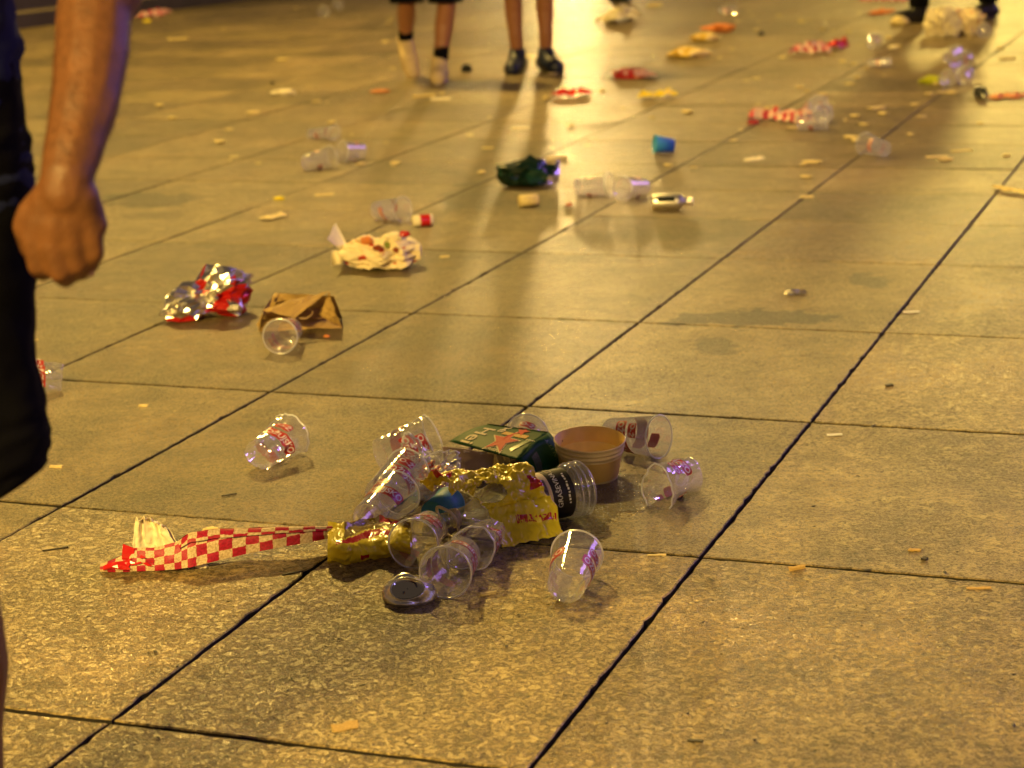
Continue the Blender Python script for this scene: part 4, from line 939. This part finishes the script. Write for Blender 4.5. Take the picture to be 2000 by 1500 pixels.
crumple('butt_lump', G(1112, 404), (.014, .010, .012), M['sauce'], 64, 'small brown lump right of the yellow paper tub', 'crumb', sub=2)
crumple('chip_scrap', G(742, 181), (.055, .02, .012), M['orange_scrap'], 65, 'thin orange scrap left of the walker in tan shoes', 'scrap', sub=3)
crumple('black_film_scrap', G(1916, 192, .0), (.022, .10, .035), M['black_film'], 66, 'curled black film scrap at the edge of the bright reflection', 'scrap', sub=3, amp=.5)
crumple('wet_wipe', G(1745, 95), (.03, .02, .012), M['white_paper'], 67, 'small white wad beside the two violet lit cups', 'scrap', sub=2)
crumple('yellow_crumb', G(545, 391), (.022, .015, .010), M['yellow_film'], 68, 'yellow scrap lying on a slab joint behind the flattened tube', 'scrap', sub=2)
crumple('yellow_crumb', G(287, 44), (.04, .02, .02), M['yellow_film'], 69, 'yellow scrap in front of the pink wrapper at far left', 'scrap', sub=2)
crumple('brown_box', G(1757, 50), (.07, .05, .045), M['kraft'], 70, 'brown crushed box touching the left dark boot', 'box', sub=2, amp=.2)
crumple('dark_bag', G(1212, 3), (.10, .08, .05), M['green_bag'], 72, 'dark crumpled bag at the top edge above the white napkin', 'snack bag', sub=3)
crumple('dark_bag', G(290, 15), (.12, .08, .05), M['green_bag'], 73, 'dark crumpled bag on the far left by the steps', 'snack bag', sub=3)
# little sticks, butts and chips near the camera
def bit(name, px, py, ln, wd, th, ang, mt, label, cat, group=None):
    c = G(px, py, th/2+.0006); bm = bmesh.new(); bmesh.ops.create_cube(bm, size=1)
    bmesh.ops.subdivide_edges(bm, edges=bm.edges[:], cuts=2, use_grid_fill=True)
    rg = random.Random(int(px*7+py)); V = []
    for v in bm.verts:
        p = Vector((v.co.x*ln, v.co.y*wd, v.co.z*th)); p.y += .18*wd*math.sin(v.co.x*5)+rg.uniform(-.12, .12)*wd; p.z += rg.uniform(-.05, .10)*th; p.x += rg.uniform(-.05, .05)*ln
        V.append(Matrix.Rotation(R(ang), 3, 'Z') @ p)
    Fc = [tuple(v.index for v in f.verts) for f in bm.faces]; bm.free(); o = mk(name, V, Fc, M[mt]); o.location = c; tag(o, label, cat, group); return o
bit('potato_fry', 954, 1159, .030, .006, .005, 18, 'fry', 'small pale stick right of the frontmost open cup', 'scrap')
bit('potato_fry', 572, 1119, .040, .003, .003, 24, 'dark_scrap', 'thin dark stick below the checkered wrapper', 'stick')
bit('potato_fry', 110, 911, .030, .007, .005, -14, 'fry', 'pale stick at the hem of the dark shorts', 'scrap')
bit('potato_fry', 280, 792, .022, .008, .005, -12, 'fry', 'pale brown stub on the slab right of the dark shorts', 'butt')
bit('cigarette_butt', 1630, 849, .034, .010, .003, -3, 'white_print', 'flat white strip right of the long slab joint', 'scrap')
bit('cigarette_butt', 1780, 609, .046, .012, .003, -5, 'white_print', 'flat cream strip touching the slab joint in the upper right', 'scrap')
bit('cigarette_butt', 1557, 1109, .032, .007, .006, 16, 'tobacco', 'yellow brown cigarette butt on the cross joint at right', 'butt')
bit('paper_scrap', 1283, 1084, .034, .008, .002, -5, 'fry', 'thin pale strip lying in the cross joint near the single cup', 'scrap')
bit('twig', 103, 1073, .038, .003, .003, 18, 'dark_scrap', 'thin dark twig left of the checkered wrapper', 'twig')
bit('twig', 128, 1069, .010, .007, .004, 20, 'dark_scrap', 'dark flake beside the tip of the thin twig', 'flake')
bit('twig', 448, 966, .032, .003, .003, 22, 'dark_scrap', 'thin dark twig behind the checkered wrapper', 'twig')
bit('leaf_flake', 1358, 1446, .022, .008, .002, -20, 'dark_scrap', 'small dark flake on the nearest large slab', 'flake')
bit('leaf_flake', 1737, 752, .020, .014, .003, 5, 'dark_scrap', 'dark brown flake behind the white strip at right', 'flake')
bit('paper_scrap', 674, 1418, .040, .028, .001, 10, 'tobacco', 'flat stuck paper scrap on the near bottom slab', 'scrap')
bit('paper_scrap', 1912, 1148, .042, .010, .001, -8, 'tobacco', 'pale stuck flake near the right picture edge', 'scrap')
bit('paper_scrap', 1786, 1074, .022, .010, .003, -28, 'tobacco', 'pale chip on the slab near the right edge', 'chip')
bit('leaf_flake', 1806, 1091, .012, .010, .004, 40, 'dark_scrap', 'dark chip beside the pale chip near the right edge', 'chip')
bit('paper_scrap', 1576, 384, .050, .030, .004, -10, 'fry', 'pale scrap lying where two far slab joints cross', 'scrap')
bit('paper_scrap', 634, 380, .075, .020, .004, 5, 'fry', 'pale strip on the mid left paving behind the food bundle', 'scrap')
bit('paper_scrap', 868, 501, .030, .014, .004, -5, 'fry', 'pale stub right of the food bundle', 'scrap')
bit('paper_scrap', 348, 76, .16, .05, .012, 0, 'fry', 'pair of pale flat scraps far off at left', 'scrap')
bit('paper_scrap', 1830, 306, .09, .03, .004, -4, 'fry', 'pale yellow strip in the right middle distance', 'scrap')
bit('paper_scrap', 1878, 294, .09, .03, .004, 2, 'fry', 'pale strip right behind the pale yellow strip', 'scrap')
bit('paper_scrap', 1016, 250, .09, .03, .008, 3, 'white_paper', 'white flat scrap below the blue shoes', 'scrap')
bit('paper_scrap', 828, 187, .13, .03, .010, 3, 'fry', 'pale scraps in front of the raised tan shoe', 'scrap')
bit('paper_scrap', 860, 193, .11, .03, .010, -8, 'white_paper', 'white scraps right below the planted tan shoe', 'scrap')
bit('paper_scrap', 1088, 307, .09, .04, .010, 10, 'white_paper', 'greyish torn paper behind the green foil bag', 'scrap')
bit('paper_scrap', 66, 664, .024, .006, .003, 0, 'fry', 'thin pale strip touching the side of the dark shorts', 'scrap')
# countless looking specks that nothing tells apart
rs = random.Random(77); cg = 'tiny pale crumbs across the far paving'; proto = None
for i in range(140):
    if i < 95: px, py = rs.uniform(300, 1990), 15+rs.random()**1.3*330
    else: px, py = rs.uniform(1400, 1990), 15+rs.random()*250
    p = G(px, py, .004)
    if proto is None:
        proto = crumple('paper_crumb', p, (.017, .012, .007), M['fry'], 90, 'tiny pale crumb lying among others on the far paving', 'crumb', sub=1, amp=.4, group=cg); o = proto
    else:
        o = proto.copy(); COL.objects.link(o); o.location = (p.x, p.y, 0)
    s = rs.uniform(.6, 2.0); o.scale = (s*rs.uniform(.8, 1.8), s, s*.8); o.rotation_euler = (0, 0, rs.uniform(0, 3))
g2 = 'tiny dark grit crumbs on the nearer paving'; proto = None
for i in range(70):
    px, py = rs.uniform(250, 1990), rs.uniform(560, 1480)
    if 620 < px < 1330 and 800 < py < 1180: continue
    p = G(px, py, .002)
    if proto is None: proto = crumple('grit_crumb', p, (.0042, .003, .0022), M['dark_scrap'], 92, 'tiny dark grit crumb, one of many on the nearer paving', 'grit', sub=1, amp=.4, group=g2); o = proto
    else: o = proto.copy(); COL.objects.link(o); o.location = (p.x, p.y, 0)
    s = rs.uniform(.5, 1.3); o.scale = (s*rs.uniform(.7, 2.6), s, s); o.rotation_euler = (0, 0, rs.uniform(0, 3))
# ---------------------------------------------------------------- steps at the far left
def steps():
    a, b = G(-260, 94), G(480, 2); d = (b-a).normalized(); n = Vector((-d.y, d.x, 0)); L1 = 26; V = []; Fc = []
    prof = [(0, -.01), (0, .12), (.01, .13), (.42, .135), (.42, .26), (.43, .27), (.85, .275), (.85, .40), (.86, .41), (5, .415), (5, -.01)]
    for k in (-1, 1):
        o = a+d*(-14 if k < 0 else (b-a).length+5.0)
        for (x, z) in prof: V.append(o+n*x+Vector((0, 0, z)))
    m_ = len(prof)
    for i in range(m_-1): Fc.append((i, i+1, m_+i+1, m_+i))
    Fc += [tuple(range(m_))[::-1], tuple(range(m_, 2*m_))]
    o = mk('stone_steps', V, Fc, mat('shaded_step_stone', (.045, .034, .055), .5, bump=.4, bscale=60, var=.3, vscale=3), loc=a); tag(o, 'low dark stone steps edging the square in the far left corner', 'steps')  # violet shade of the risers is put into this stone colour
    for k, (x, z) in enumerate(((.012, .131), (.432, .271))):
        p = a+d*-14; q = a+d*((b-a).length+5)
        mk('lit_tread_strip', [v-a for v in (p+n*x+Vector((0, 0, z+.005)), q+n*x+Vector((0, 0, z+.005)), q+n*(x+.16)+Vector((0, 0, z+.007)), p+n*(x+.16)+Vector((0, 0, z+.007)))], [(0, 1, 2, 3)], mat('lit_tread_tone', (.35, .28, .16), .5, var=.2, vscale=4), o)  # pale strip paints lamplight onto the tread, no separate nosing stone
steps()
# ---------------------------------------------------------------- people
def body(name, chains, vox, mt, smooth=4, loc=None, parent=None, deform=None, step=.42):
    bm = bmesh.new()
    for ch in chains:
        for i in range(len(ch)-1):
            (p, r), (q, s) = ch[i], ch[i+1]; p = Vector(p); q = Vector(q); n = max(1, int((q-p).length/(min(r, s)*step)))
            for k in range(n+1):
                t = k/n; t2 = t*t*(3-2*t); c = p.lerp(q, t); rad = r+(s-r)*t2
                if k == n and i < len(ch)-2: continue
                bmesh.ops.create_icosphere(bm, subdivisions=2, radius=rad, matrix=Matrix.Translation(c))
    me = bpy.data.meshes.new('t'); bm.to_mesh(me); bm.free(); o = bpy.data.objects.new('t', me); COL.objects.link(o)
    md = o.modifiers.new('r', 'REMESH'); md.mode = 'VOXEL'; md.voxel_size = vox
    md = o.modifiers.new('s', 'SMOOTH'); md.iterations = smooth; md.factor = .5
    dg = bpy.context.evaluated_depsgraph_get(); m2 = bpy.data.meshes.new_from_object(o.evaluated_get(dg)); bpy.data.objects.remove(o); bpy.data.meshes.remove(me)
    off = Vector(loc) if loc is not None else Vector((0, 0, 0))
    for v in m2.vertices:
        c = v.co.copy()
        if deform: c = deform(c)
        v.co = c-off
    m2.name = name; m2.materials.clear(); m2.materials.append(mt)
    for p in m2.polygons: p.use_smooth = True
    r_ = bpy.data.objects.new(name, m2); COL.objects.link(r_); r_.location = off
    if parent: r_.parent = parent; r_.location = (0, 0, 0)
    return r_
def loft(secs, n=40, wr=0, seed=0, cap=False):   # secs: (centre, rx, ry) horizontal ellipses
    V = []; Fc = []
    for k, (c, rx, ry) in enumerate(secs):
        for i in range(n):
            a = 2*PI*i/n; w_ = 1+wr*(fn((math.cos(a)*2.2, math.sin(a)*2.2, k*.30), 1.3, seed)+.6*(rig((math.cos(a)*2, math.sin(a)*2, k*.22), 1.6, seed+4)-.5))
            V.append(Vector(c)+Vector((rx*w_*math.cos(a), ry*w_*math.sin(a), 0)))
    for k in range(len(secs)-1):
        for i in range(n):
            j = (i+1) % n; Fc.append((k*n+i, k*n+j, (k+1)*n+j, (k+1)*n+i))
    if cap: Fc.append(tuple((len(secs)-1)*n+i for i in range(n)))
    return V, Fc
def secs_interp(S, m_=6):
    o = []
    for k in range(len(S)-1):
        for q in range(m_):
            t = q/m_; o.append((Vector(S[k][0]).lerp(Vector(S[k+1][0]), t), S[k][1]*(1-t)+S[k+1][1]*t, S[k][2]*(1-t)+S[k+1][2]*t))
    o.append((Vector(S[-1][0]), S[-1][1], S[-1][2])); return o
def near_person():
    hand = True
    Y = 2.40; W = lambda px, py, dy=0: Wy(px, py, Y+dy-(.15*min(1, max(0, (py-20)/330)) if px > 40 or py > 400 else 0) if hand else Y+dy)
    cx = W(-330, 0).x
    hipz = .93
    sh = Vector((cx+.19, Y+.02, 1.47)); el = W(222, -60, .03)
    arm = [(sh, .055), (Vector((cx+.235, Y+.03, 1.30)), .050), (el, .046), (W(184, 20), .0445), (W(180, 100), .0435), (W(168, 190), .040), (W(146, 280), .0345), (W(130, 345), .030), (W(126, 375), .030)]
    palm = []
    mcp = [((66, 462), .0), ((101, 478), -.004), ((139, 474), -.002), ((176, 452), .004)]
    wr_ = [(108, 385), (120, 380), (134, 380), (150, 385)]
    for (m_, dz), w_ in zip(mcp, wr_):
        palm.append([(W(*w_, .004), .026), (W((w_[0]+m_[0])/2, (w_[1]+m_[1])/2, dz+.004), .021), (W(*m_, dz+.006), .0165)])
    palm.append([(W(100, 410, .014), .026), (W(140, 420, .014), .026)]); palm.append([(W(76, 456, .010), .0175), (W(120, 470, .006), .0185), (W(168, 452, .010), .0165)]); palm.append([(W(90, 432, .008), .022), (W(160, 430, .008), .020)])
    palm.append([(W(165, 400, .012), .020), (W(187, 440, .012), .0145)])
    fingers = [
        [(W(66, 462, .004), .0150), (W(74, 518, .010), .0130), (W(84, 532, .030), .0115), (W(92, 515, .050), .0105), (W(98, 488, .052), .0095)],
        [(W(101, 478, .000), .0155), (W(117, 530, .004), .0135), (W(128, 544, .026), .0118), (W(128, 525, .050), .0108), (W(126, 498, .054), .0098)],
        [(W(139, 474, .002), .0150), (W(150, 516, .008), .0128), (W(158, 531, .028), .0112), (W(154, 515, .050), .0103), (W(150, 490, .052), .0093)],
        [(W(176, 452, .006), .0140), (W(184, 492, .010), .0125), (W(176, 520, .026), .0100), (W(172, 512, .046), .0090), (W(168, 490, .050), .0083)]]
    thumb = [(W(98, 380, .014), .019), (W(66, 415, .012), .0185), (W(50, 440, .016), .0155), (W(58, 482, .030), .0125), (W(72, 505, .048), .0110)]
    legc = Wy(-92, 1180, Y).x; hip = Vector((cx+.09, Y, hipz)); kz = .50
    legs = []
    for s in (1, -1):
        kx = legc if s > 0 else 2*cx-legc-.02
        legs.append([(Vector((cx+s*.09, Y, hipz)), .085), (Vector((kx, Y, .70)), .075), (Vector((kx, Y-.01, kz)), .058), (Vector((kx-.002, Y+.02, .36)), .0575), (Vector((kx-.010, Y+.03, .25)), .046), (Vector((kx-.018, Y+.04, .09)), .034), (Vector((kx-.018, Y+.04, .05)), .034)])
        legs.append([(Vector((kx-.018, Y+.06, .038)), .032), (Vector((kx-.012, Y-.06, .030)), .030), (Vector((kx-.010, Y-.14, .024)), .022)])
    torso = [[(Vector((cx+s*.06, Y, .92)), .10), (Vector((cx+s*.06, Y, 1.1)), .095), (Vector((cx+s*.075, Y, 1.3)), .10), (Vector((cx+s*.09, Y+.01, 1.42)), .075)] for s in (1, -1)]
    torso.append([(Vector((cx-.17, Y+.02, 1.45)), .055), (Vector((cx+.17, Y+.02, 1.45)), .055)])
    neck = [[(Vector((cx, Y+.02, 1.45)), .062), (Vector((cx, Y+.01, 1.58)), .055)], [(Vector((cx, Y, 1.66)), .085), (Vector((cx, Y, 1.71)), .088)], [(Vector((cx, Y-.03, 1.62)), .060), (Vector((cx, Y-.05, 1.60)), .040)], [(Vector((cx, Y-.085, 1.66)), .014), (Vector((cx, Y-.10, 1.645)), .014)]]
    arm2 = [(Vector((cx-.19, Y+.02, 1.47)), .055), (Vector((cx-.24, Y+.02, 1.15)), .045), (Vector((cx-.26, Y-.02, .90)), .031), (Vector((cx-.26, Y-.03, .82)), .034)]
    f2 = [[(Vector((cx-.26+dx, Y-.03+dy, .80)), .014), (Vector((cx-.26+dx, Y-.035+dy, .76)), .010), (Vector((cx-.255+dx, Y-.01+dy, .735)), .009)] for dx, dy in ((0, -.03), (0, -.01), (0, .01), (0, .03))]
    p0 = Vector((cx, Y, 0))
    o = body('person', [arm, arm2]+palm+fingers+[thumb]+legs+torso+neck+f2, .0030, M['skin'], 13, p0, step=.22)
    tag(o, 'person in dark shirt and shorts standing half out of the picture, hand loosely closed', 'person')
    rh = random.Random(4); V = []; Fc = []
    for i in range(1500):
        k = rh.randrange(2, 7); t = rh.random(); (p, r0), (q, r1) = arm[k], arm[k+1]; c = p.lerp(q, t); rad = (r0+(r1-r0)*t)*.985; ax = (q-p).normalized(); fr = frame(ax); a = rh.uniform(0, 2*PI)
        n = fr @ Vector((math.cos(a), math.sin(a), 0)); tg = ax.cross(n); b0 = c+n*rad; ln = rh.uniform(.007, .015)
        b1 = b0+(ax*.75+n*.38+tg*rh.uniform(-.4, .4))*ln*.5; b2 = b1+(ax*.9+n*.12+tg*rh.uniform(-.5, .5))*ln*.5; w_ = tg*.00016; i0 = len(V)
        V += [b0-w_-p0, b0+w_-p0, b1+w_-p0, b1-w_-p0, b2-p0]; Fc += [(i0, i0+1, i0+2, i0+3), (i0+3, i0+2, i0+4)]
    mk('arm_hair', V, Fc, M['hair'], o)
    # fingernail glint on the little finger, shorts, shirt, hair
    for (a, b, r_) in ((W(176, 530, .018), Vector((0, -1, -.3)), .0052),):
        bm = bmesh.new(); bmesh.ops.create_uvsphere(bm, u_segments=12, v_segments=8, radius=1); V = [Vector((v.co.x*r_, v.co.y*.0018, v.co.z*.0062))+a-p0 for v in bm.verts]; Fc = [tuple(v.index for v in f.verts) for f in bm.faces]; bm.free(); mk('fingernail', V, Fc, M['nail'], o, smooth=True)
    hand = False
    def edge(y, x, half):                            # section whose right edge falls at pixel x
        p = W(x, y); return (Vector((p.x-half, Y+.01, p.z)), half, half*.80)
    S = [edge(1000, 92, .118), edge(955, 98, .120), edge(880, 97, .118), edge(800, 82, .112), edge(700, 66, .108), edge(600, 64, .112), edge(480, 66, .120), edge(380, 60, .128), edge(290, 54, .135), edge(230, 40, .14), edge(120, 30, .15)]
    V, Fc = loft(secs_interp(S, 6), 72, .034, 2)
    hem = S[0][0].z
    V = [Vector((v.x, v.y, v.z+.46*(v.x-S[0][0].x)*max(0, 1-(v.z-hem)/.16))) for v in V]
    leg2 = [(Vector((2*cx-s[0].x, s[0].y, s[0].z)), s[1], s[2]) for s in S]
    V2, F2 = loft(secs_interp(leg2, 6), 72, .022, 8); VV, FF = join([(V, Fc), (V2, F2)])
    sh_ = mk('shorts', [v-p0 for v in VV], FF, M['black_cloth'], o, smooth=True); md = sh_.modifiers.new('s', 'SOLIDIFY'); md.thickness = .002
    def es(y, x): p = W(x, y); hw = p.x-cx; return (Vector((cx, Y+.01, p.z)), hw, .125)
    S = [es(400, 61), es(330, 56), es(280, 50), es(235, 40), es(165, 31), es(100, 38), es(0, 20), (Vector((cx, Y, 1.30)), .185, .13), (Vector((cx, Y, 1.40)), .20, .125), (Vector((cx, Y, 1.49)), .17, .09), (Vector((cx, Y, 1.53)), .075, .07)]
    V, Fc = loft(secs_interp(S, 6), 72, .03, 5); 
    sl = []
    for s in (1, -1):
        V3, F3 = tube([Vector((cx+s*.16, Y+.02, 1.47)), Vector((cx+s*.225, Y+.03, 1.36)), Vector((cx+s*.245, Y+.03, 1.26))], .07, 20, rr=[.075, .07, .068]); sl.append((V3, F3[:-2]))
    V, Fc = join([(V, Fc)]+sl)
    s2 = mk('shirt', [v-p0 for v in V], Fc, M['navy_cloth'], o, smooth=True)
    body('hair', [[(Vector((cx, Y+.02, 1.72)), .092), (Vector((cx, Y+.04, 1.66)), .085)]], .01, M['hair'], 3, p0, o)
    bpy.data.objects['hair'].location = (0, 0, 0)
near_person()
def walker(label, feet, kneepx, hip, skin, shoe, sock=None, bottoms='black_cloth', long_legs=False, hemz=.50, toe_dirs=None, raised=None, slim=1.0):
    """feet: ground pixels below each ankle; kneepx: pixel at the knee; hip: pixel column of the hips"""
    P = [G(*f) for f in feet]; c = (P[0]+P[1])/2; o_ = Vector((c.x, c.y, 0)); ch = []; ank = []
    Ym = c.y
    for i in range(2):
        a = P[i].copy(); a.z = .085
        if raised and raised[0] == i: a = Wy(*raised[1], P[i].y+.12)
        k = Wy(kneepx[i][0], kneepx[i][1], (P[i].y+Ym)/2-.06); h = Vector((c.x+(.09 if P[i].x > c.x else -.09), Ym, .90)); ank.append((a, k))
        q = 1.0 if not long_legs else 1.25
        ch.append([(h, .085*q), (k, .058*q), (k.lerp(a, .30)+Vector((0, .02, 0)), .062*q*slim), (k.lerp(a, .62), .050*q*slim), (a+Vector((0, 0, .03)), .040*q), (a, .040*q)])
    ch += [[(Vector((c.x-.07, Ym, .92)), .10), (Vector((c.x-.08, Ym, 1.35)), .095)], [(Vector((c.x+.07, Ym, .92)), .10), (Vector((c.x+.08, Ym, 1.35)), .095)], [(Vector((c.x-.17, Ym, 1.44)), .055), (Vector((c.x+.17, Ym, 1.44)), .055)],
           [(Vector((c.x, Ym, 1.45)), .06), (Vector((c.x, Ym, 1.56)), .052)], [(Vector((c.x, Ym, 1.64)), .082), (Vector((c.x, Ym, 1.69)), .086)], [(Vector((c.x, Ym-.03, 1.60)), .055), (Vector((c.x, Ym-.05, 1.585)), .04)], [(Vector((c.x, Ym-.085, 1.64)), .013), (Vector((c.x, Ym-.095, 1.63)), .013)]]
    for s in (-1, 1):
        ch.append([(Vector((c.x+s*.19, Ym, 1.44)), .052), (Vector((c.x+s*.24, Ym+s*.05, 1.15)), .042), (Vector((c.x+s*.25, Ym-s*.05, .90)), .030), (Vector((c.x+s*.25, Ym-s*.06, .83)), .034)])
        for dy in (-.03, -.01, .01, .03): ch.append([(Vector((c.x+s*.25, Ym-s*.06+dy, .81)), .014), (Vector((c.x+s*.25, Ym-s*.06+dy, .75)), .009)])
        ch.append([(Vector((c.x+s*.24, Ym-s*.06-.03, .83)), .013), (Vector((c.x+s*.235, Ym-s*.06-.055, .79)), .010)])
    o = body('person', ch, .009, skin, 3, o_); tag(o, label, 'person')
    # shoes, socks, trousers
    for i in range(2):
        a, k = ank[i]; td = Vector(toe_dirs[i]).normalized(); g = Vector((a.x, a.y, 0))
        isr = raised and raised[0] == i
        if isr: hl = a+Vector((0, .03, .02)); toe = P[i]+Vector((0, -.02, .035)); mid = hl.lerp(toe, .55)+Vector((0, -.03, 0))
        else: hl = g-td*.05+Vector((0, 0, .050)); toe = g+td*.165+Vector((0, 0, .034)); mid = g+td*.06+Vector((0, 0, .052))
        s_ = body('shoe', [[(hl, .056), (mid, .060), (toe, .052)], [(a+Vector((0, 0, .03)), .056), (mid, .058)]], .008, shoe, 3, o_, o)
        if not isr:
            V, Fc = loft([(hl.lerp(toe, .5)*Vector((1, 1, 0)).x if False else Vector((hl.lerp(toe, .5).x, hl.lerp(toe, .5).y, z))-o_, .001, .001) for z in (0, 0)], 4)
            sp = []
            for kk in range(24):
                t = 2*PI*kk/24; lt = Vector((-td.y, td.x, 0)); cc = hl.lerp(toe, .5); sp.append(Vector((cc.x, cc.y, 0))+td*(.150*math.cos(t))+lt*(.050*math.sin(t)*(1+.1*math.cos(t))))
            V = [p-o_+Vector((0, 0, .002)) for p in sp]+[p-o_+Vector((0, 0, .026)) for p in sp]; Fc = [(i2, (i2+1) % 24, 24+(i2+1) % 24, 24+i2) for i2 in range(24)]+[tuple(range(24))[::-1], tuple(range(24, 48))]
            mk('sole', V, Fc, M['shoe_sole'] if shoe != M['dark_leather'] and shoe != M['blue_shoe'] else M['dark_leather'], s_, smooth=False)
        if sock:
            d = (k-a).normalized(); V, Fc = tube([a+d*.050-o_, a+d*.130-o_], .047, 16); mk('sock', V, Fc, sock, o, smooth=True)
    parts = []
    for i in range(2):
        a, k = ank[i]; h = Vector((c.x+(.09 if P[i].x > c.x else -.09), Ym, .90))
        if long_legs: S = [(a+Vector((0, 0, .03)), .075, .08), (a.lerp(k, .5), .085, .09), (k, .09, .10), (h, .12, .12), (Vector((c.x+(.05 if P[i].x > c.x else -.05), Ym, 1.0)), .13, .13)]
        else:
            hk = k.lerp(h, (hemz-k.z)/(h.z-k.z)) if h.z > k.z else k; S = [(hk, .105, .11), (hk.lerp(h, .5), .11, .115), (h, .115, .12), (Vector((c.x+(.05 if P[i].x > c.x else -.05), Ym, 1.0)), .12, .13)]
        parts.append(loft(secs_interp(S, 4), 32, .05, i))
    V, Fc = join(parts); mk('trousers' if long_legs else 'shorts', [v-o_ for v in V], Fc, M[bottoms], o, smooth=True)
    V, Fc = loft(secs_interp([(Vector((c.x, Ym, .95)), .19, .14), (Vector((c.x, Ym, 1.2)), .185, .135), (Vector((c.x, Ym, 1.42)), .20, .12), (Vector((c.x, Ym, 1.50)), .12, .08)], 4), 32, .04, 3, True); mk('shirt', [v-o_ for v in V], Fc, M['shirt'], o, smooth=True)
    h_ = body('hair', [[(Vector((c.x, Ym+.02, 1.70)), .088), (Vector((c.x, Ym+.035, 1.64)), .08)]], .012, M['hair'], 2, o_, o)
    return o
walker('walker in black shorts, black socks and tan shoes with one heel raised', [(806, 152), (860, 158)], [(794, 4), (872, 12)], 830, M['skin_far'], M['tan_shoe'], M['black_cloth'], hemz=.475,
       toe_dirs=[(0.1, -1, 0), (-.05, -1, 0)], raised=(0, (792, 84)), slim=1.0)
walker('bare legged walker in dark blue shoes standing left of the lamp streak', [(1012, 140), (1068, 138)], [(1000, -18), (1064, -20)], 1035, M['skin_far'], M['blue_shoe'], None, hemz=.62,
       toe_dirs=[(-.25, -1, 0), (.35, -1, 0)], slim=.95)
walker('person in dark trousers and black boots cut by the top edge at far right', [(1795, 44), (1930, 34)], [(1795, -110), (1918, -110)], 1860, M['skin_far'], M['dark_leather'], None, long_legs=True,
       toe_dirs=[(-1, -.25, 0), (-.8, -.6, 0)])
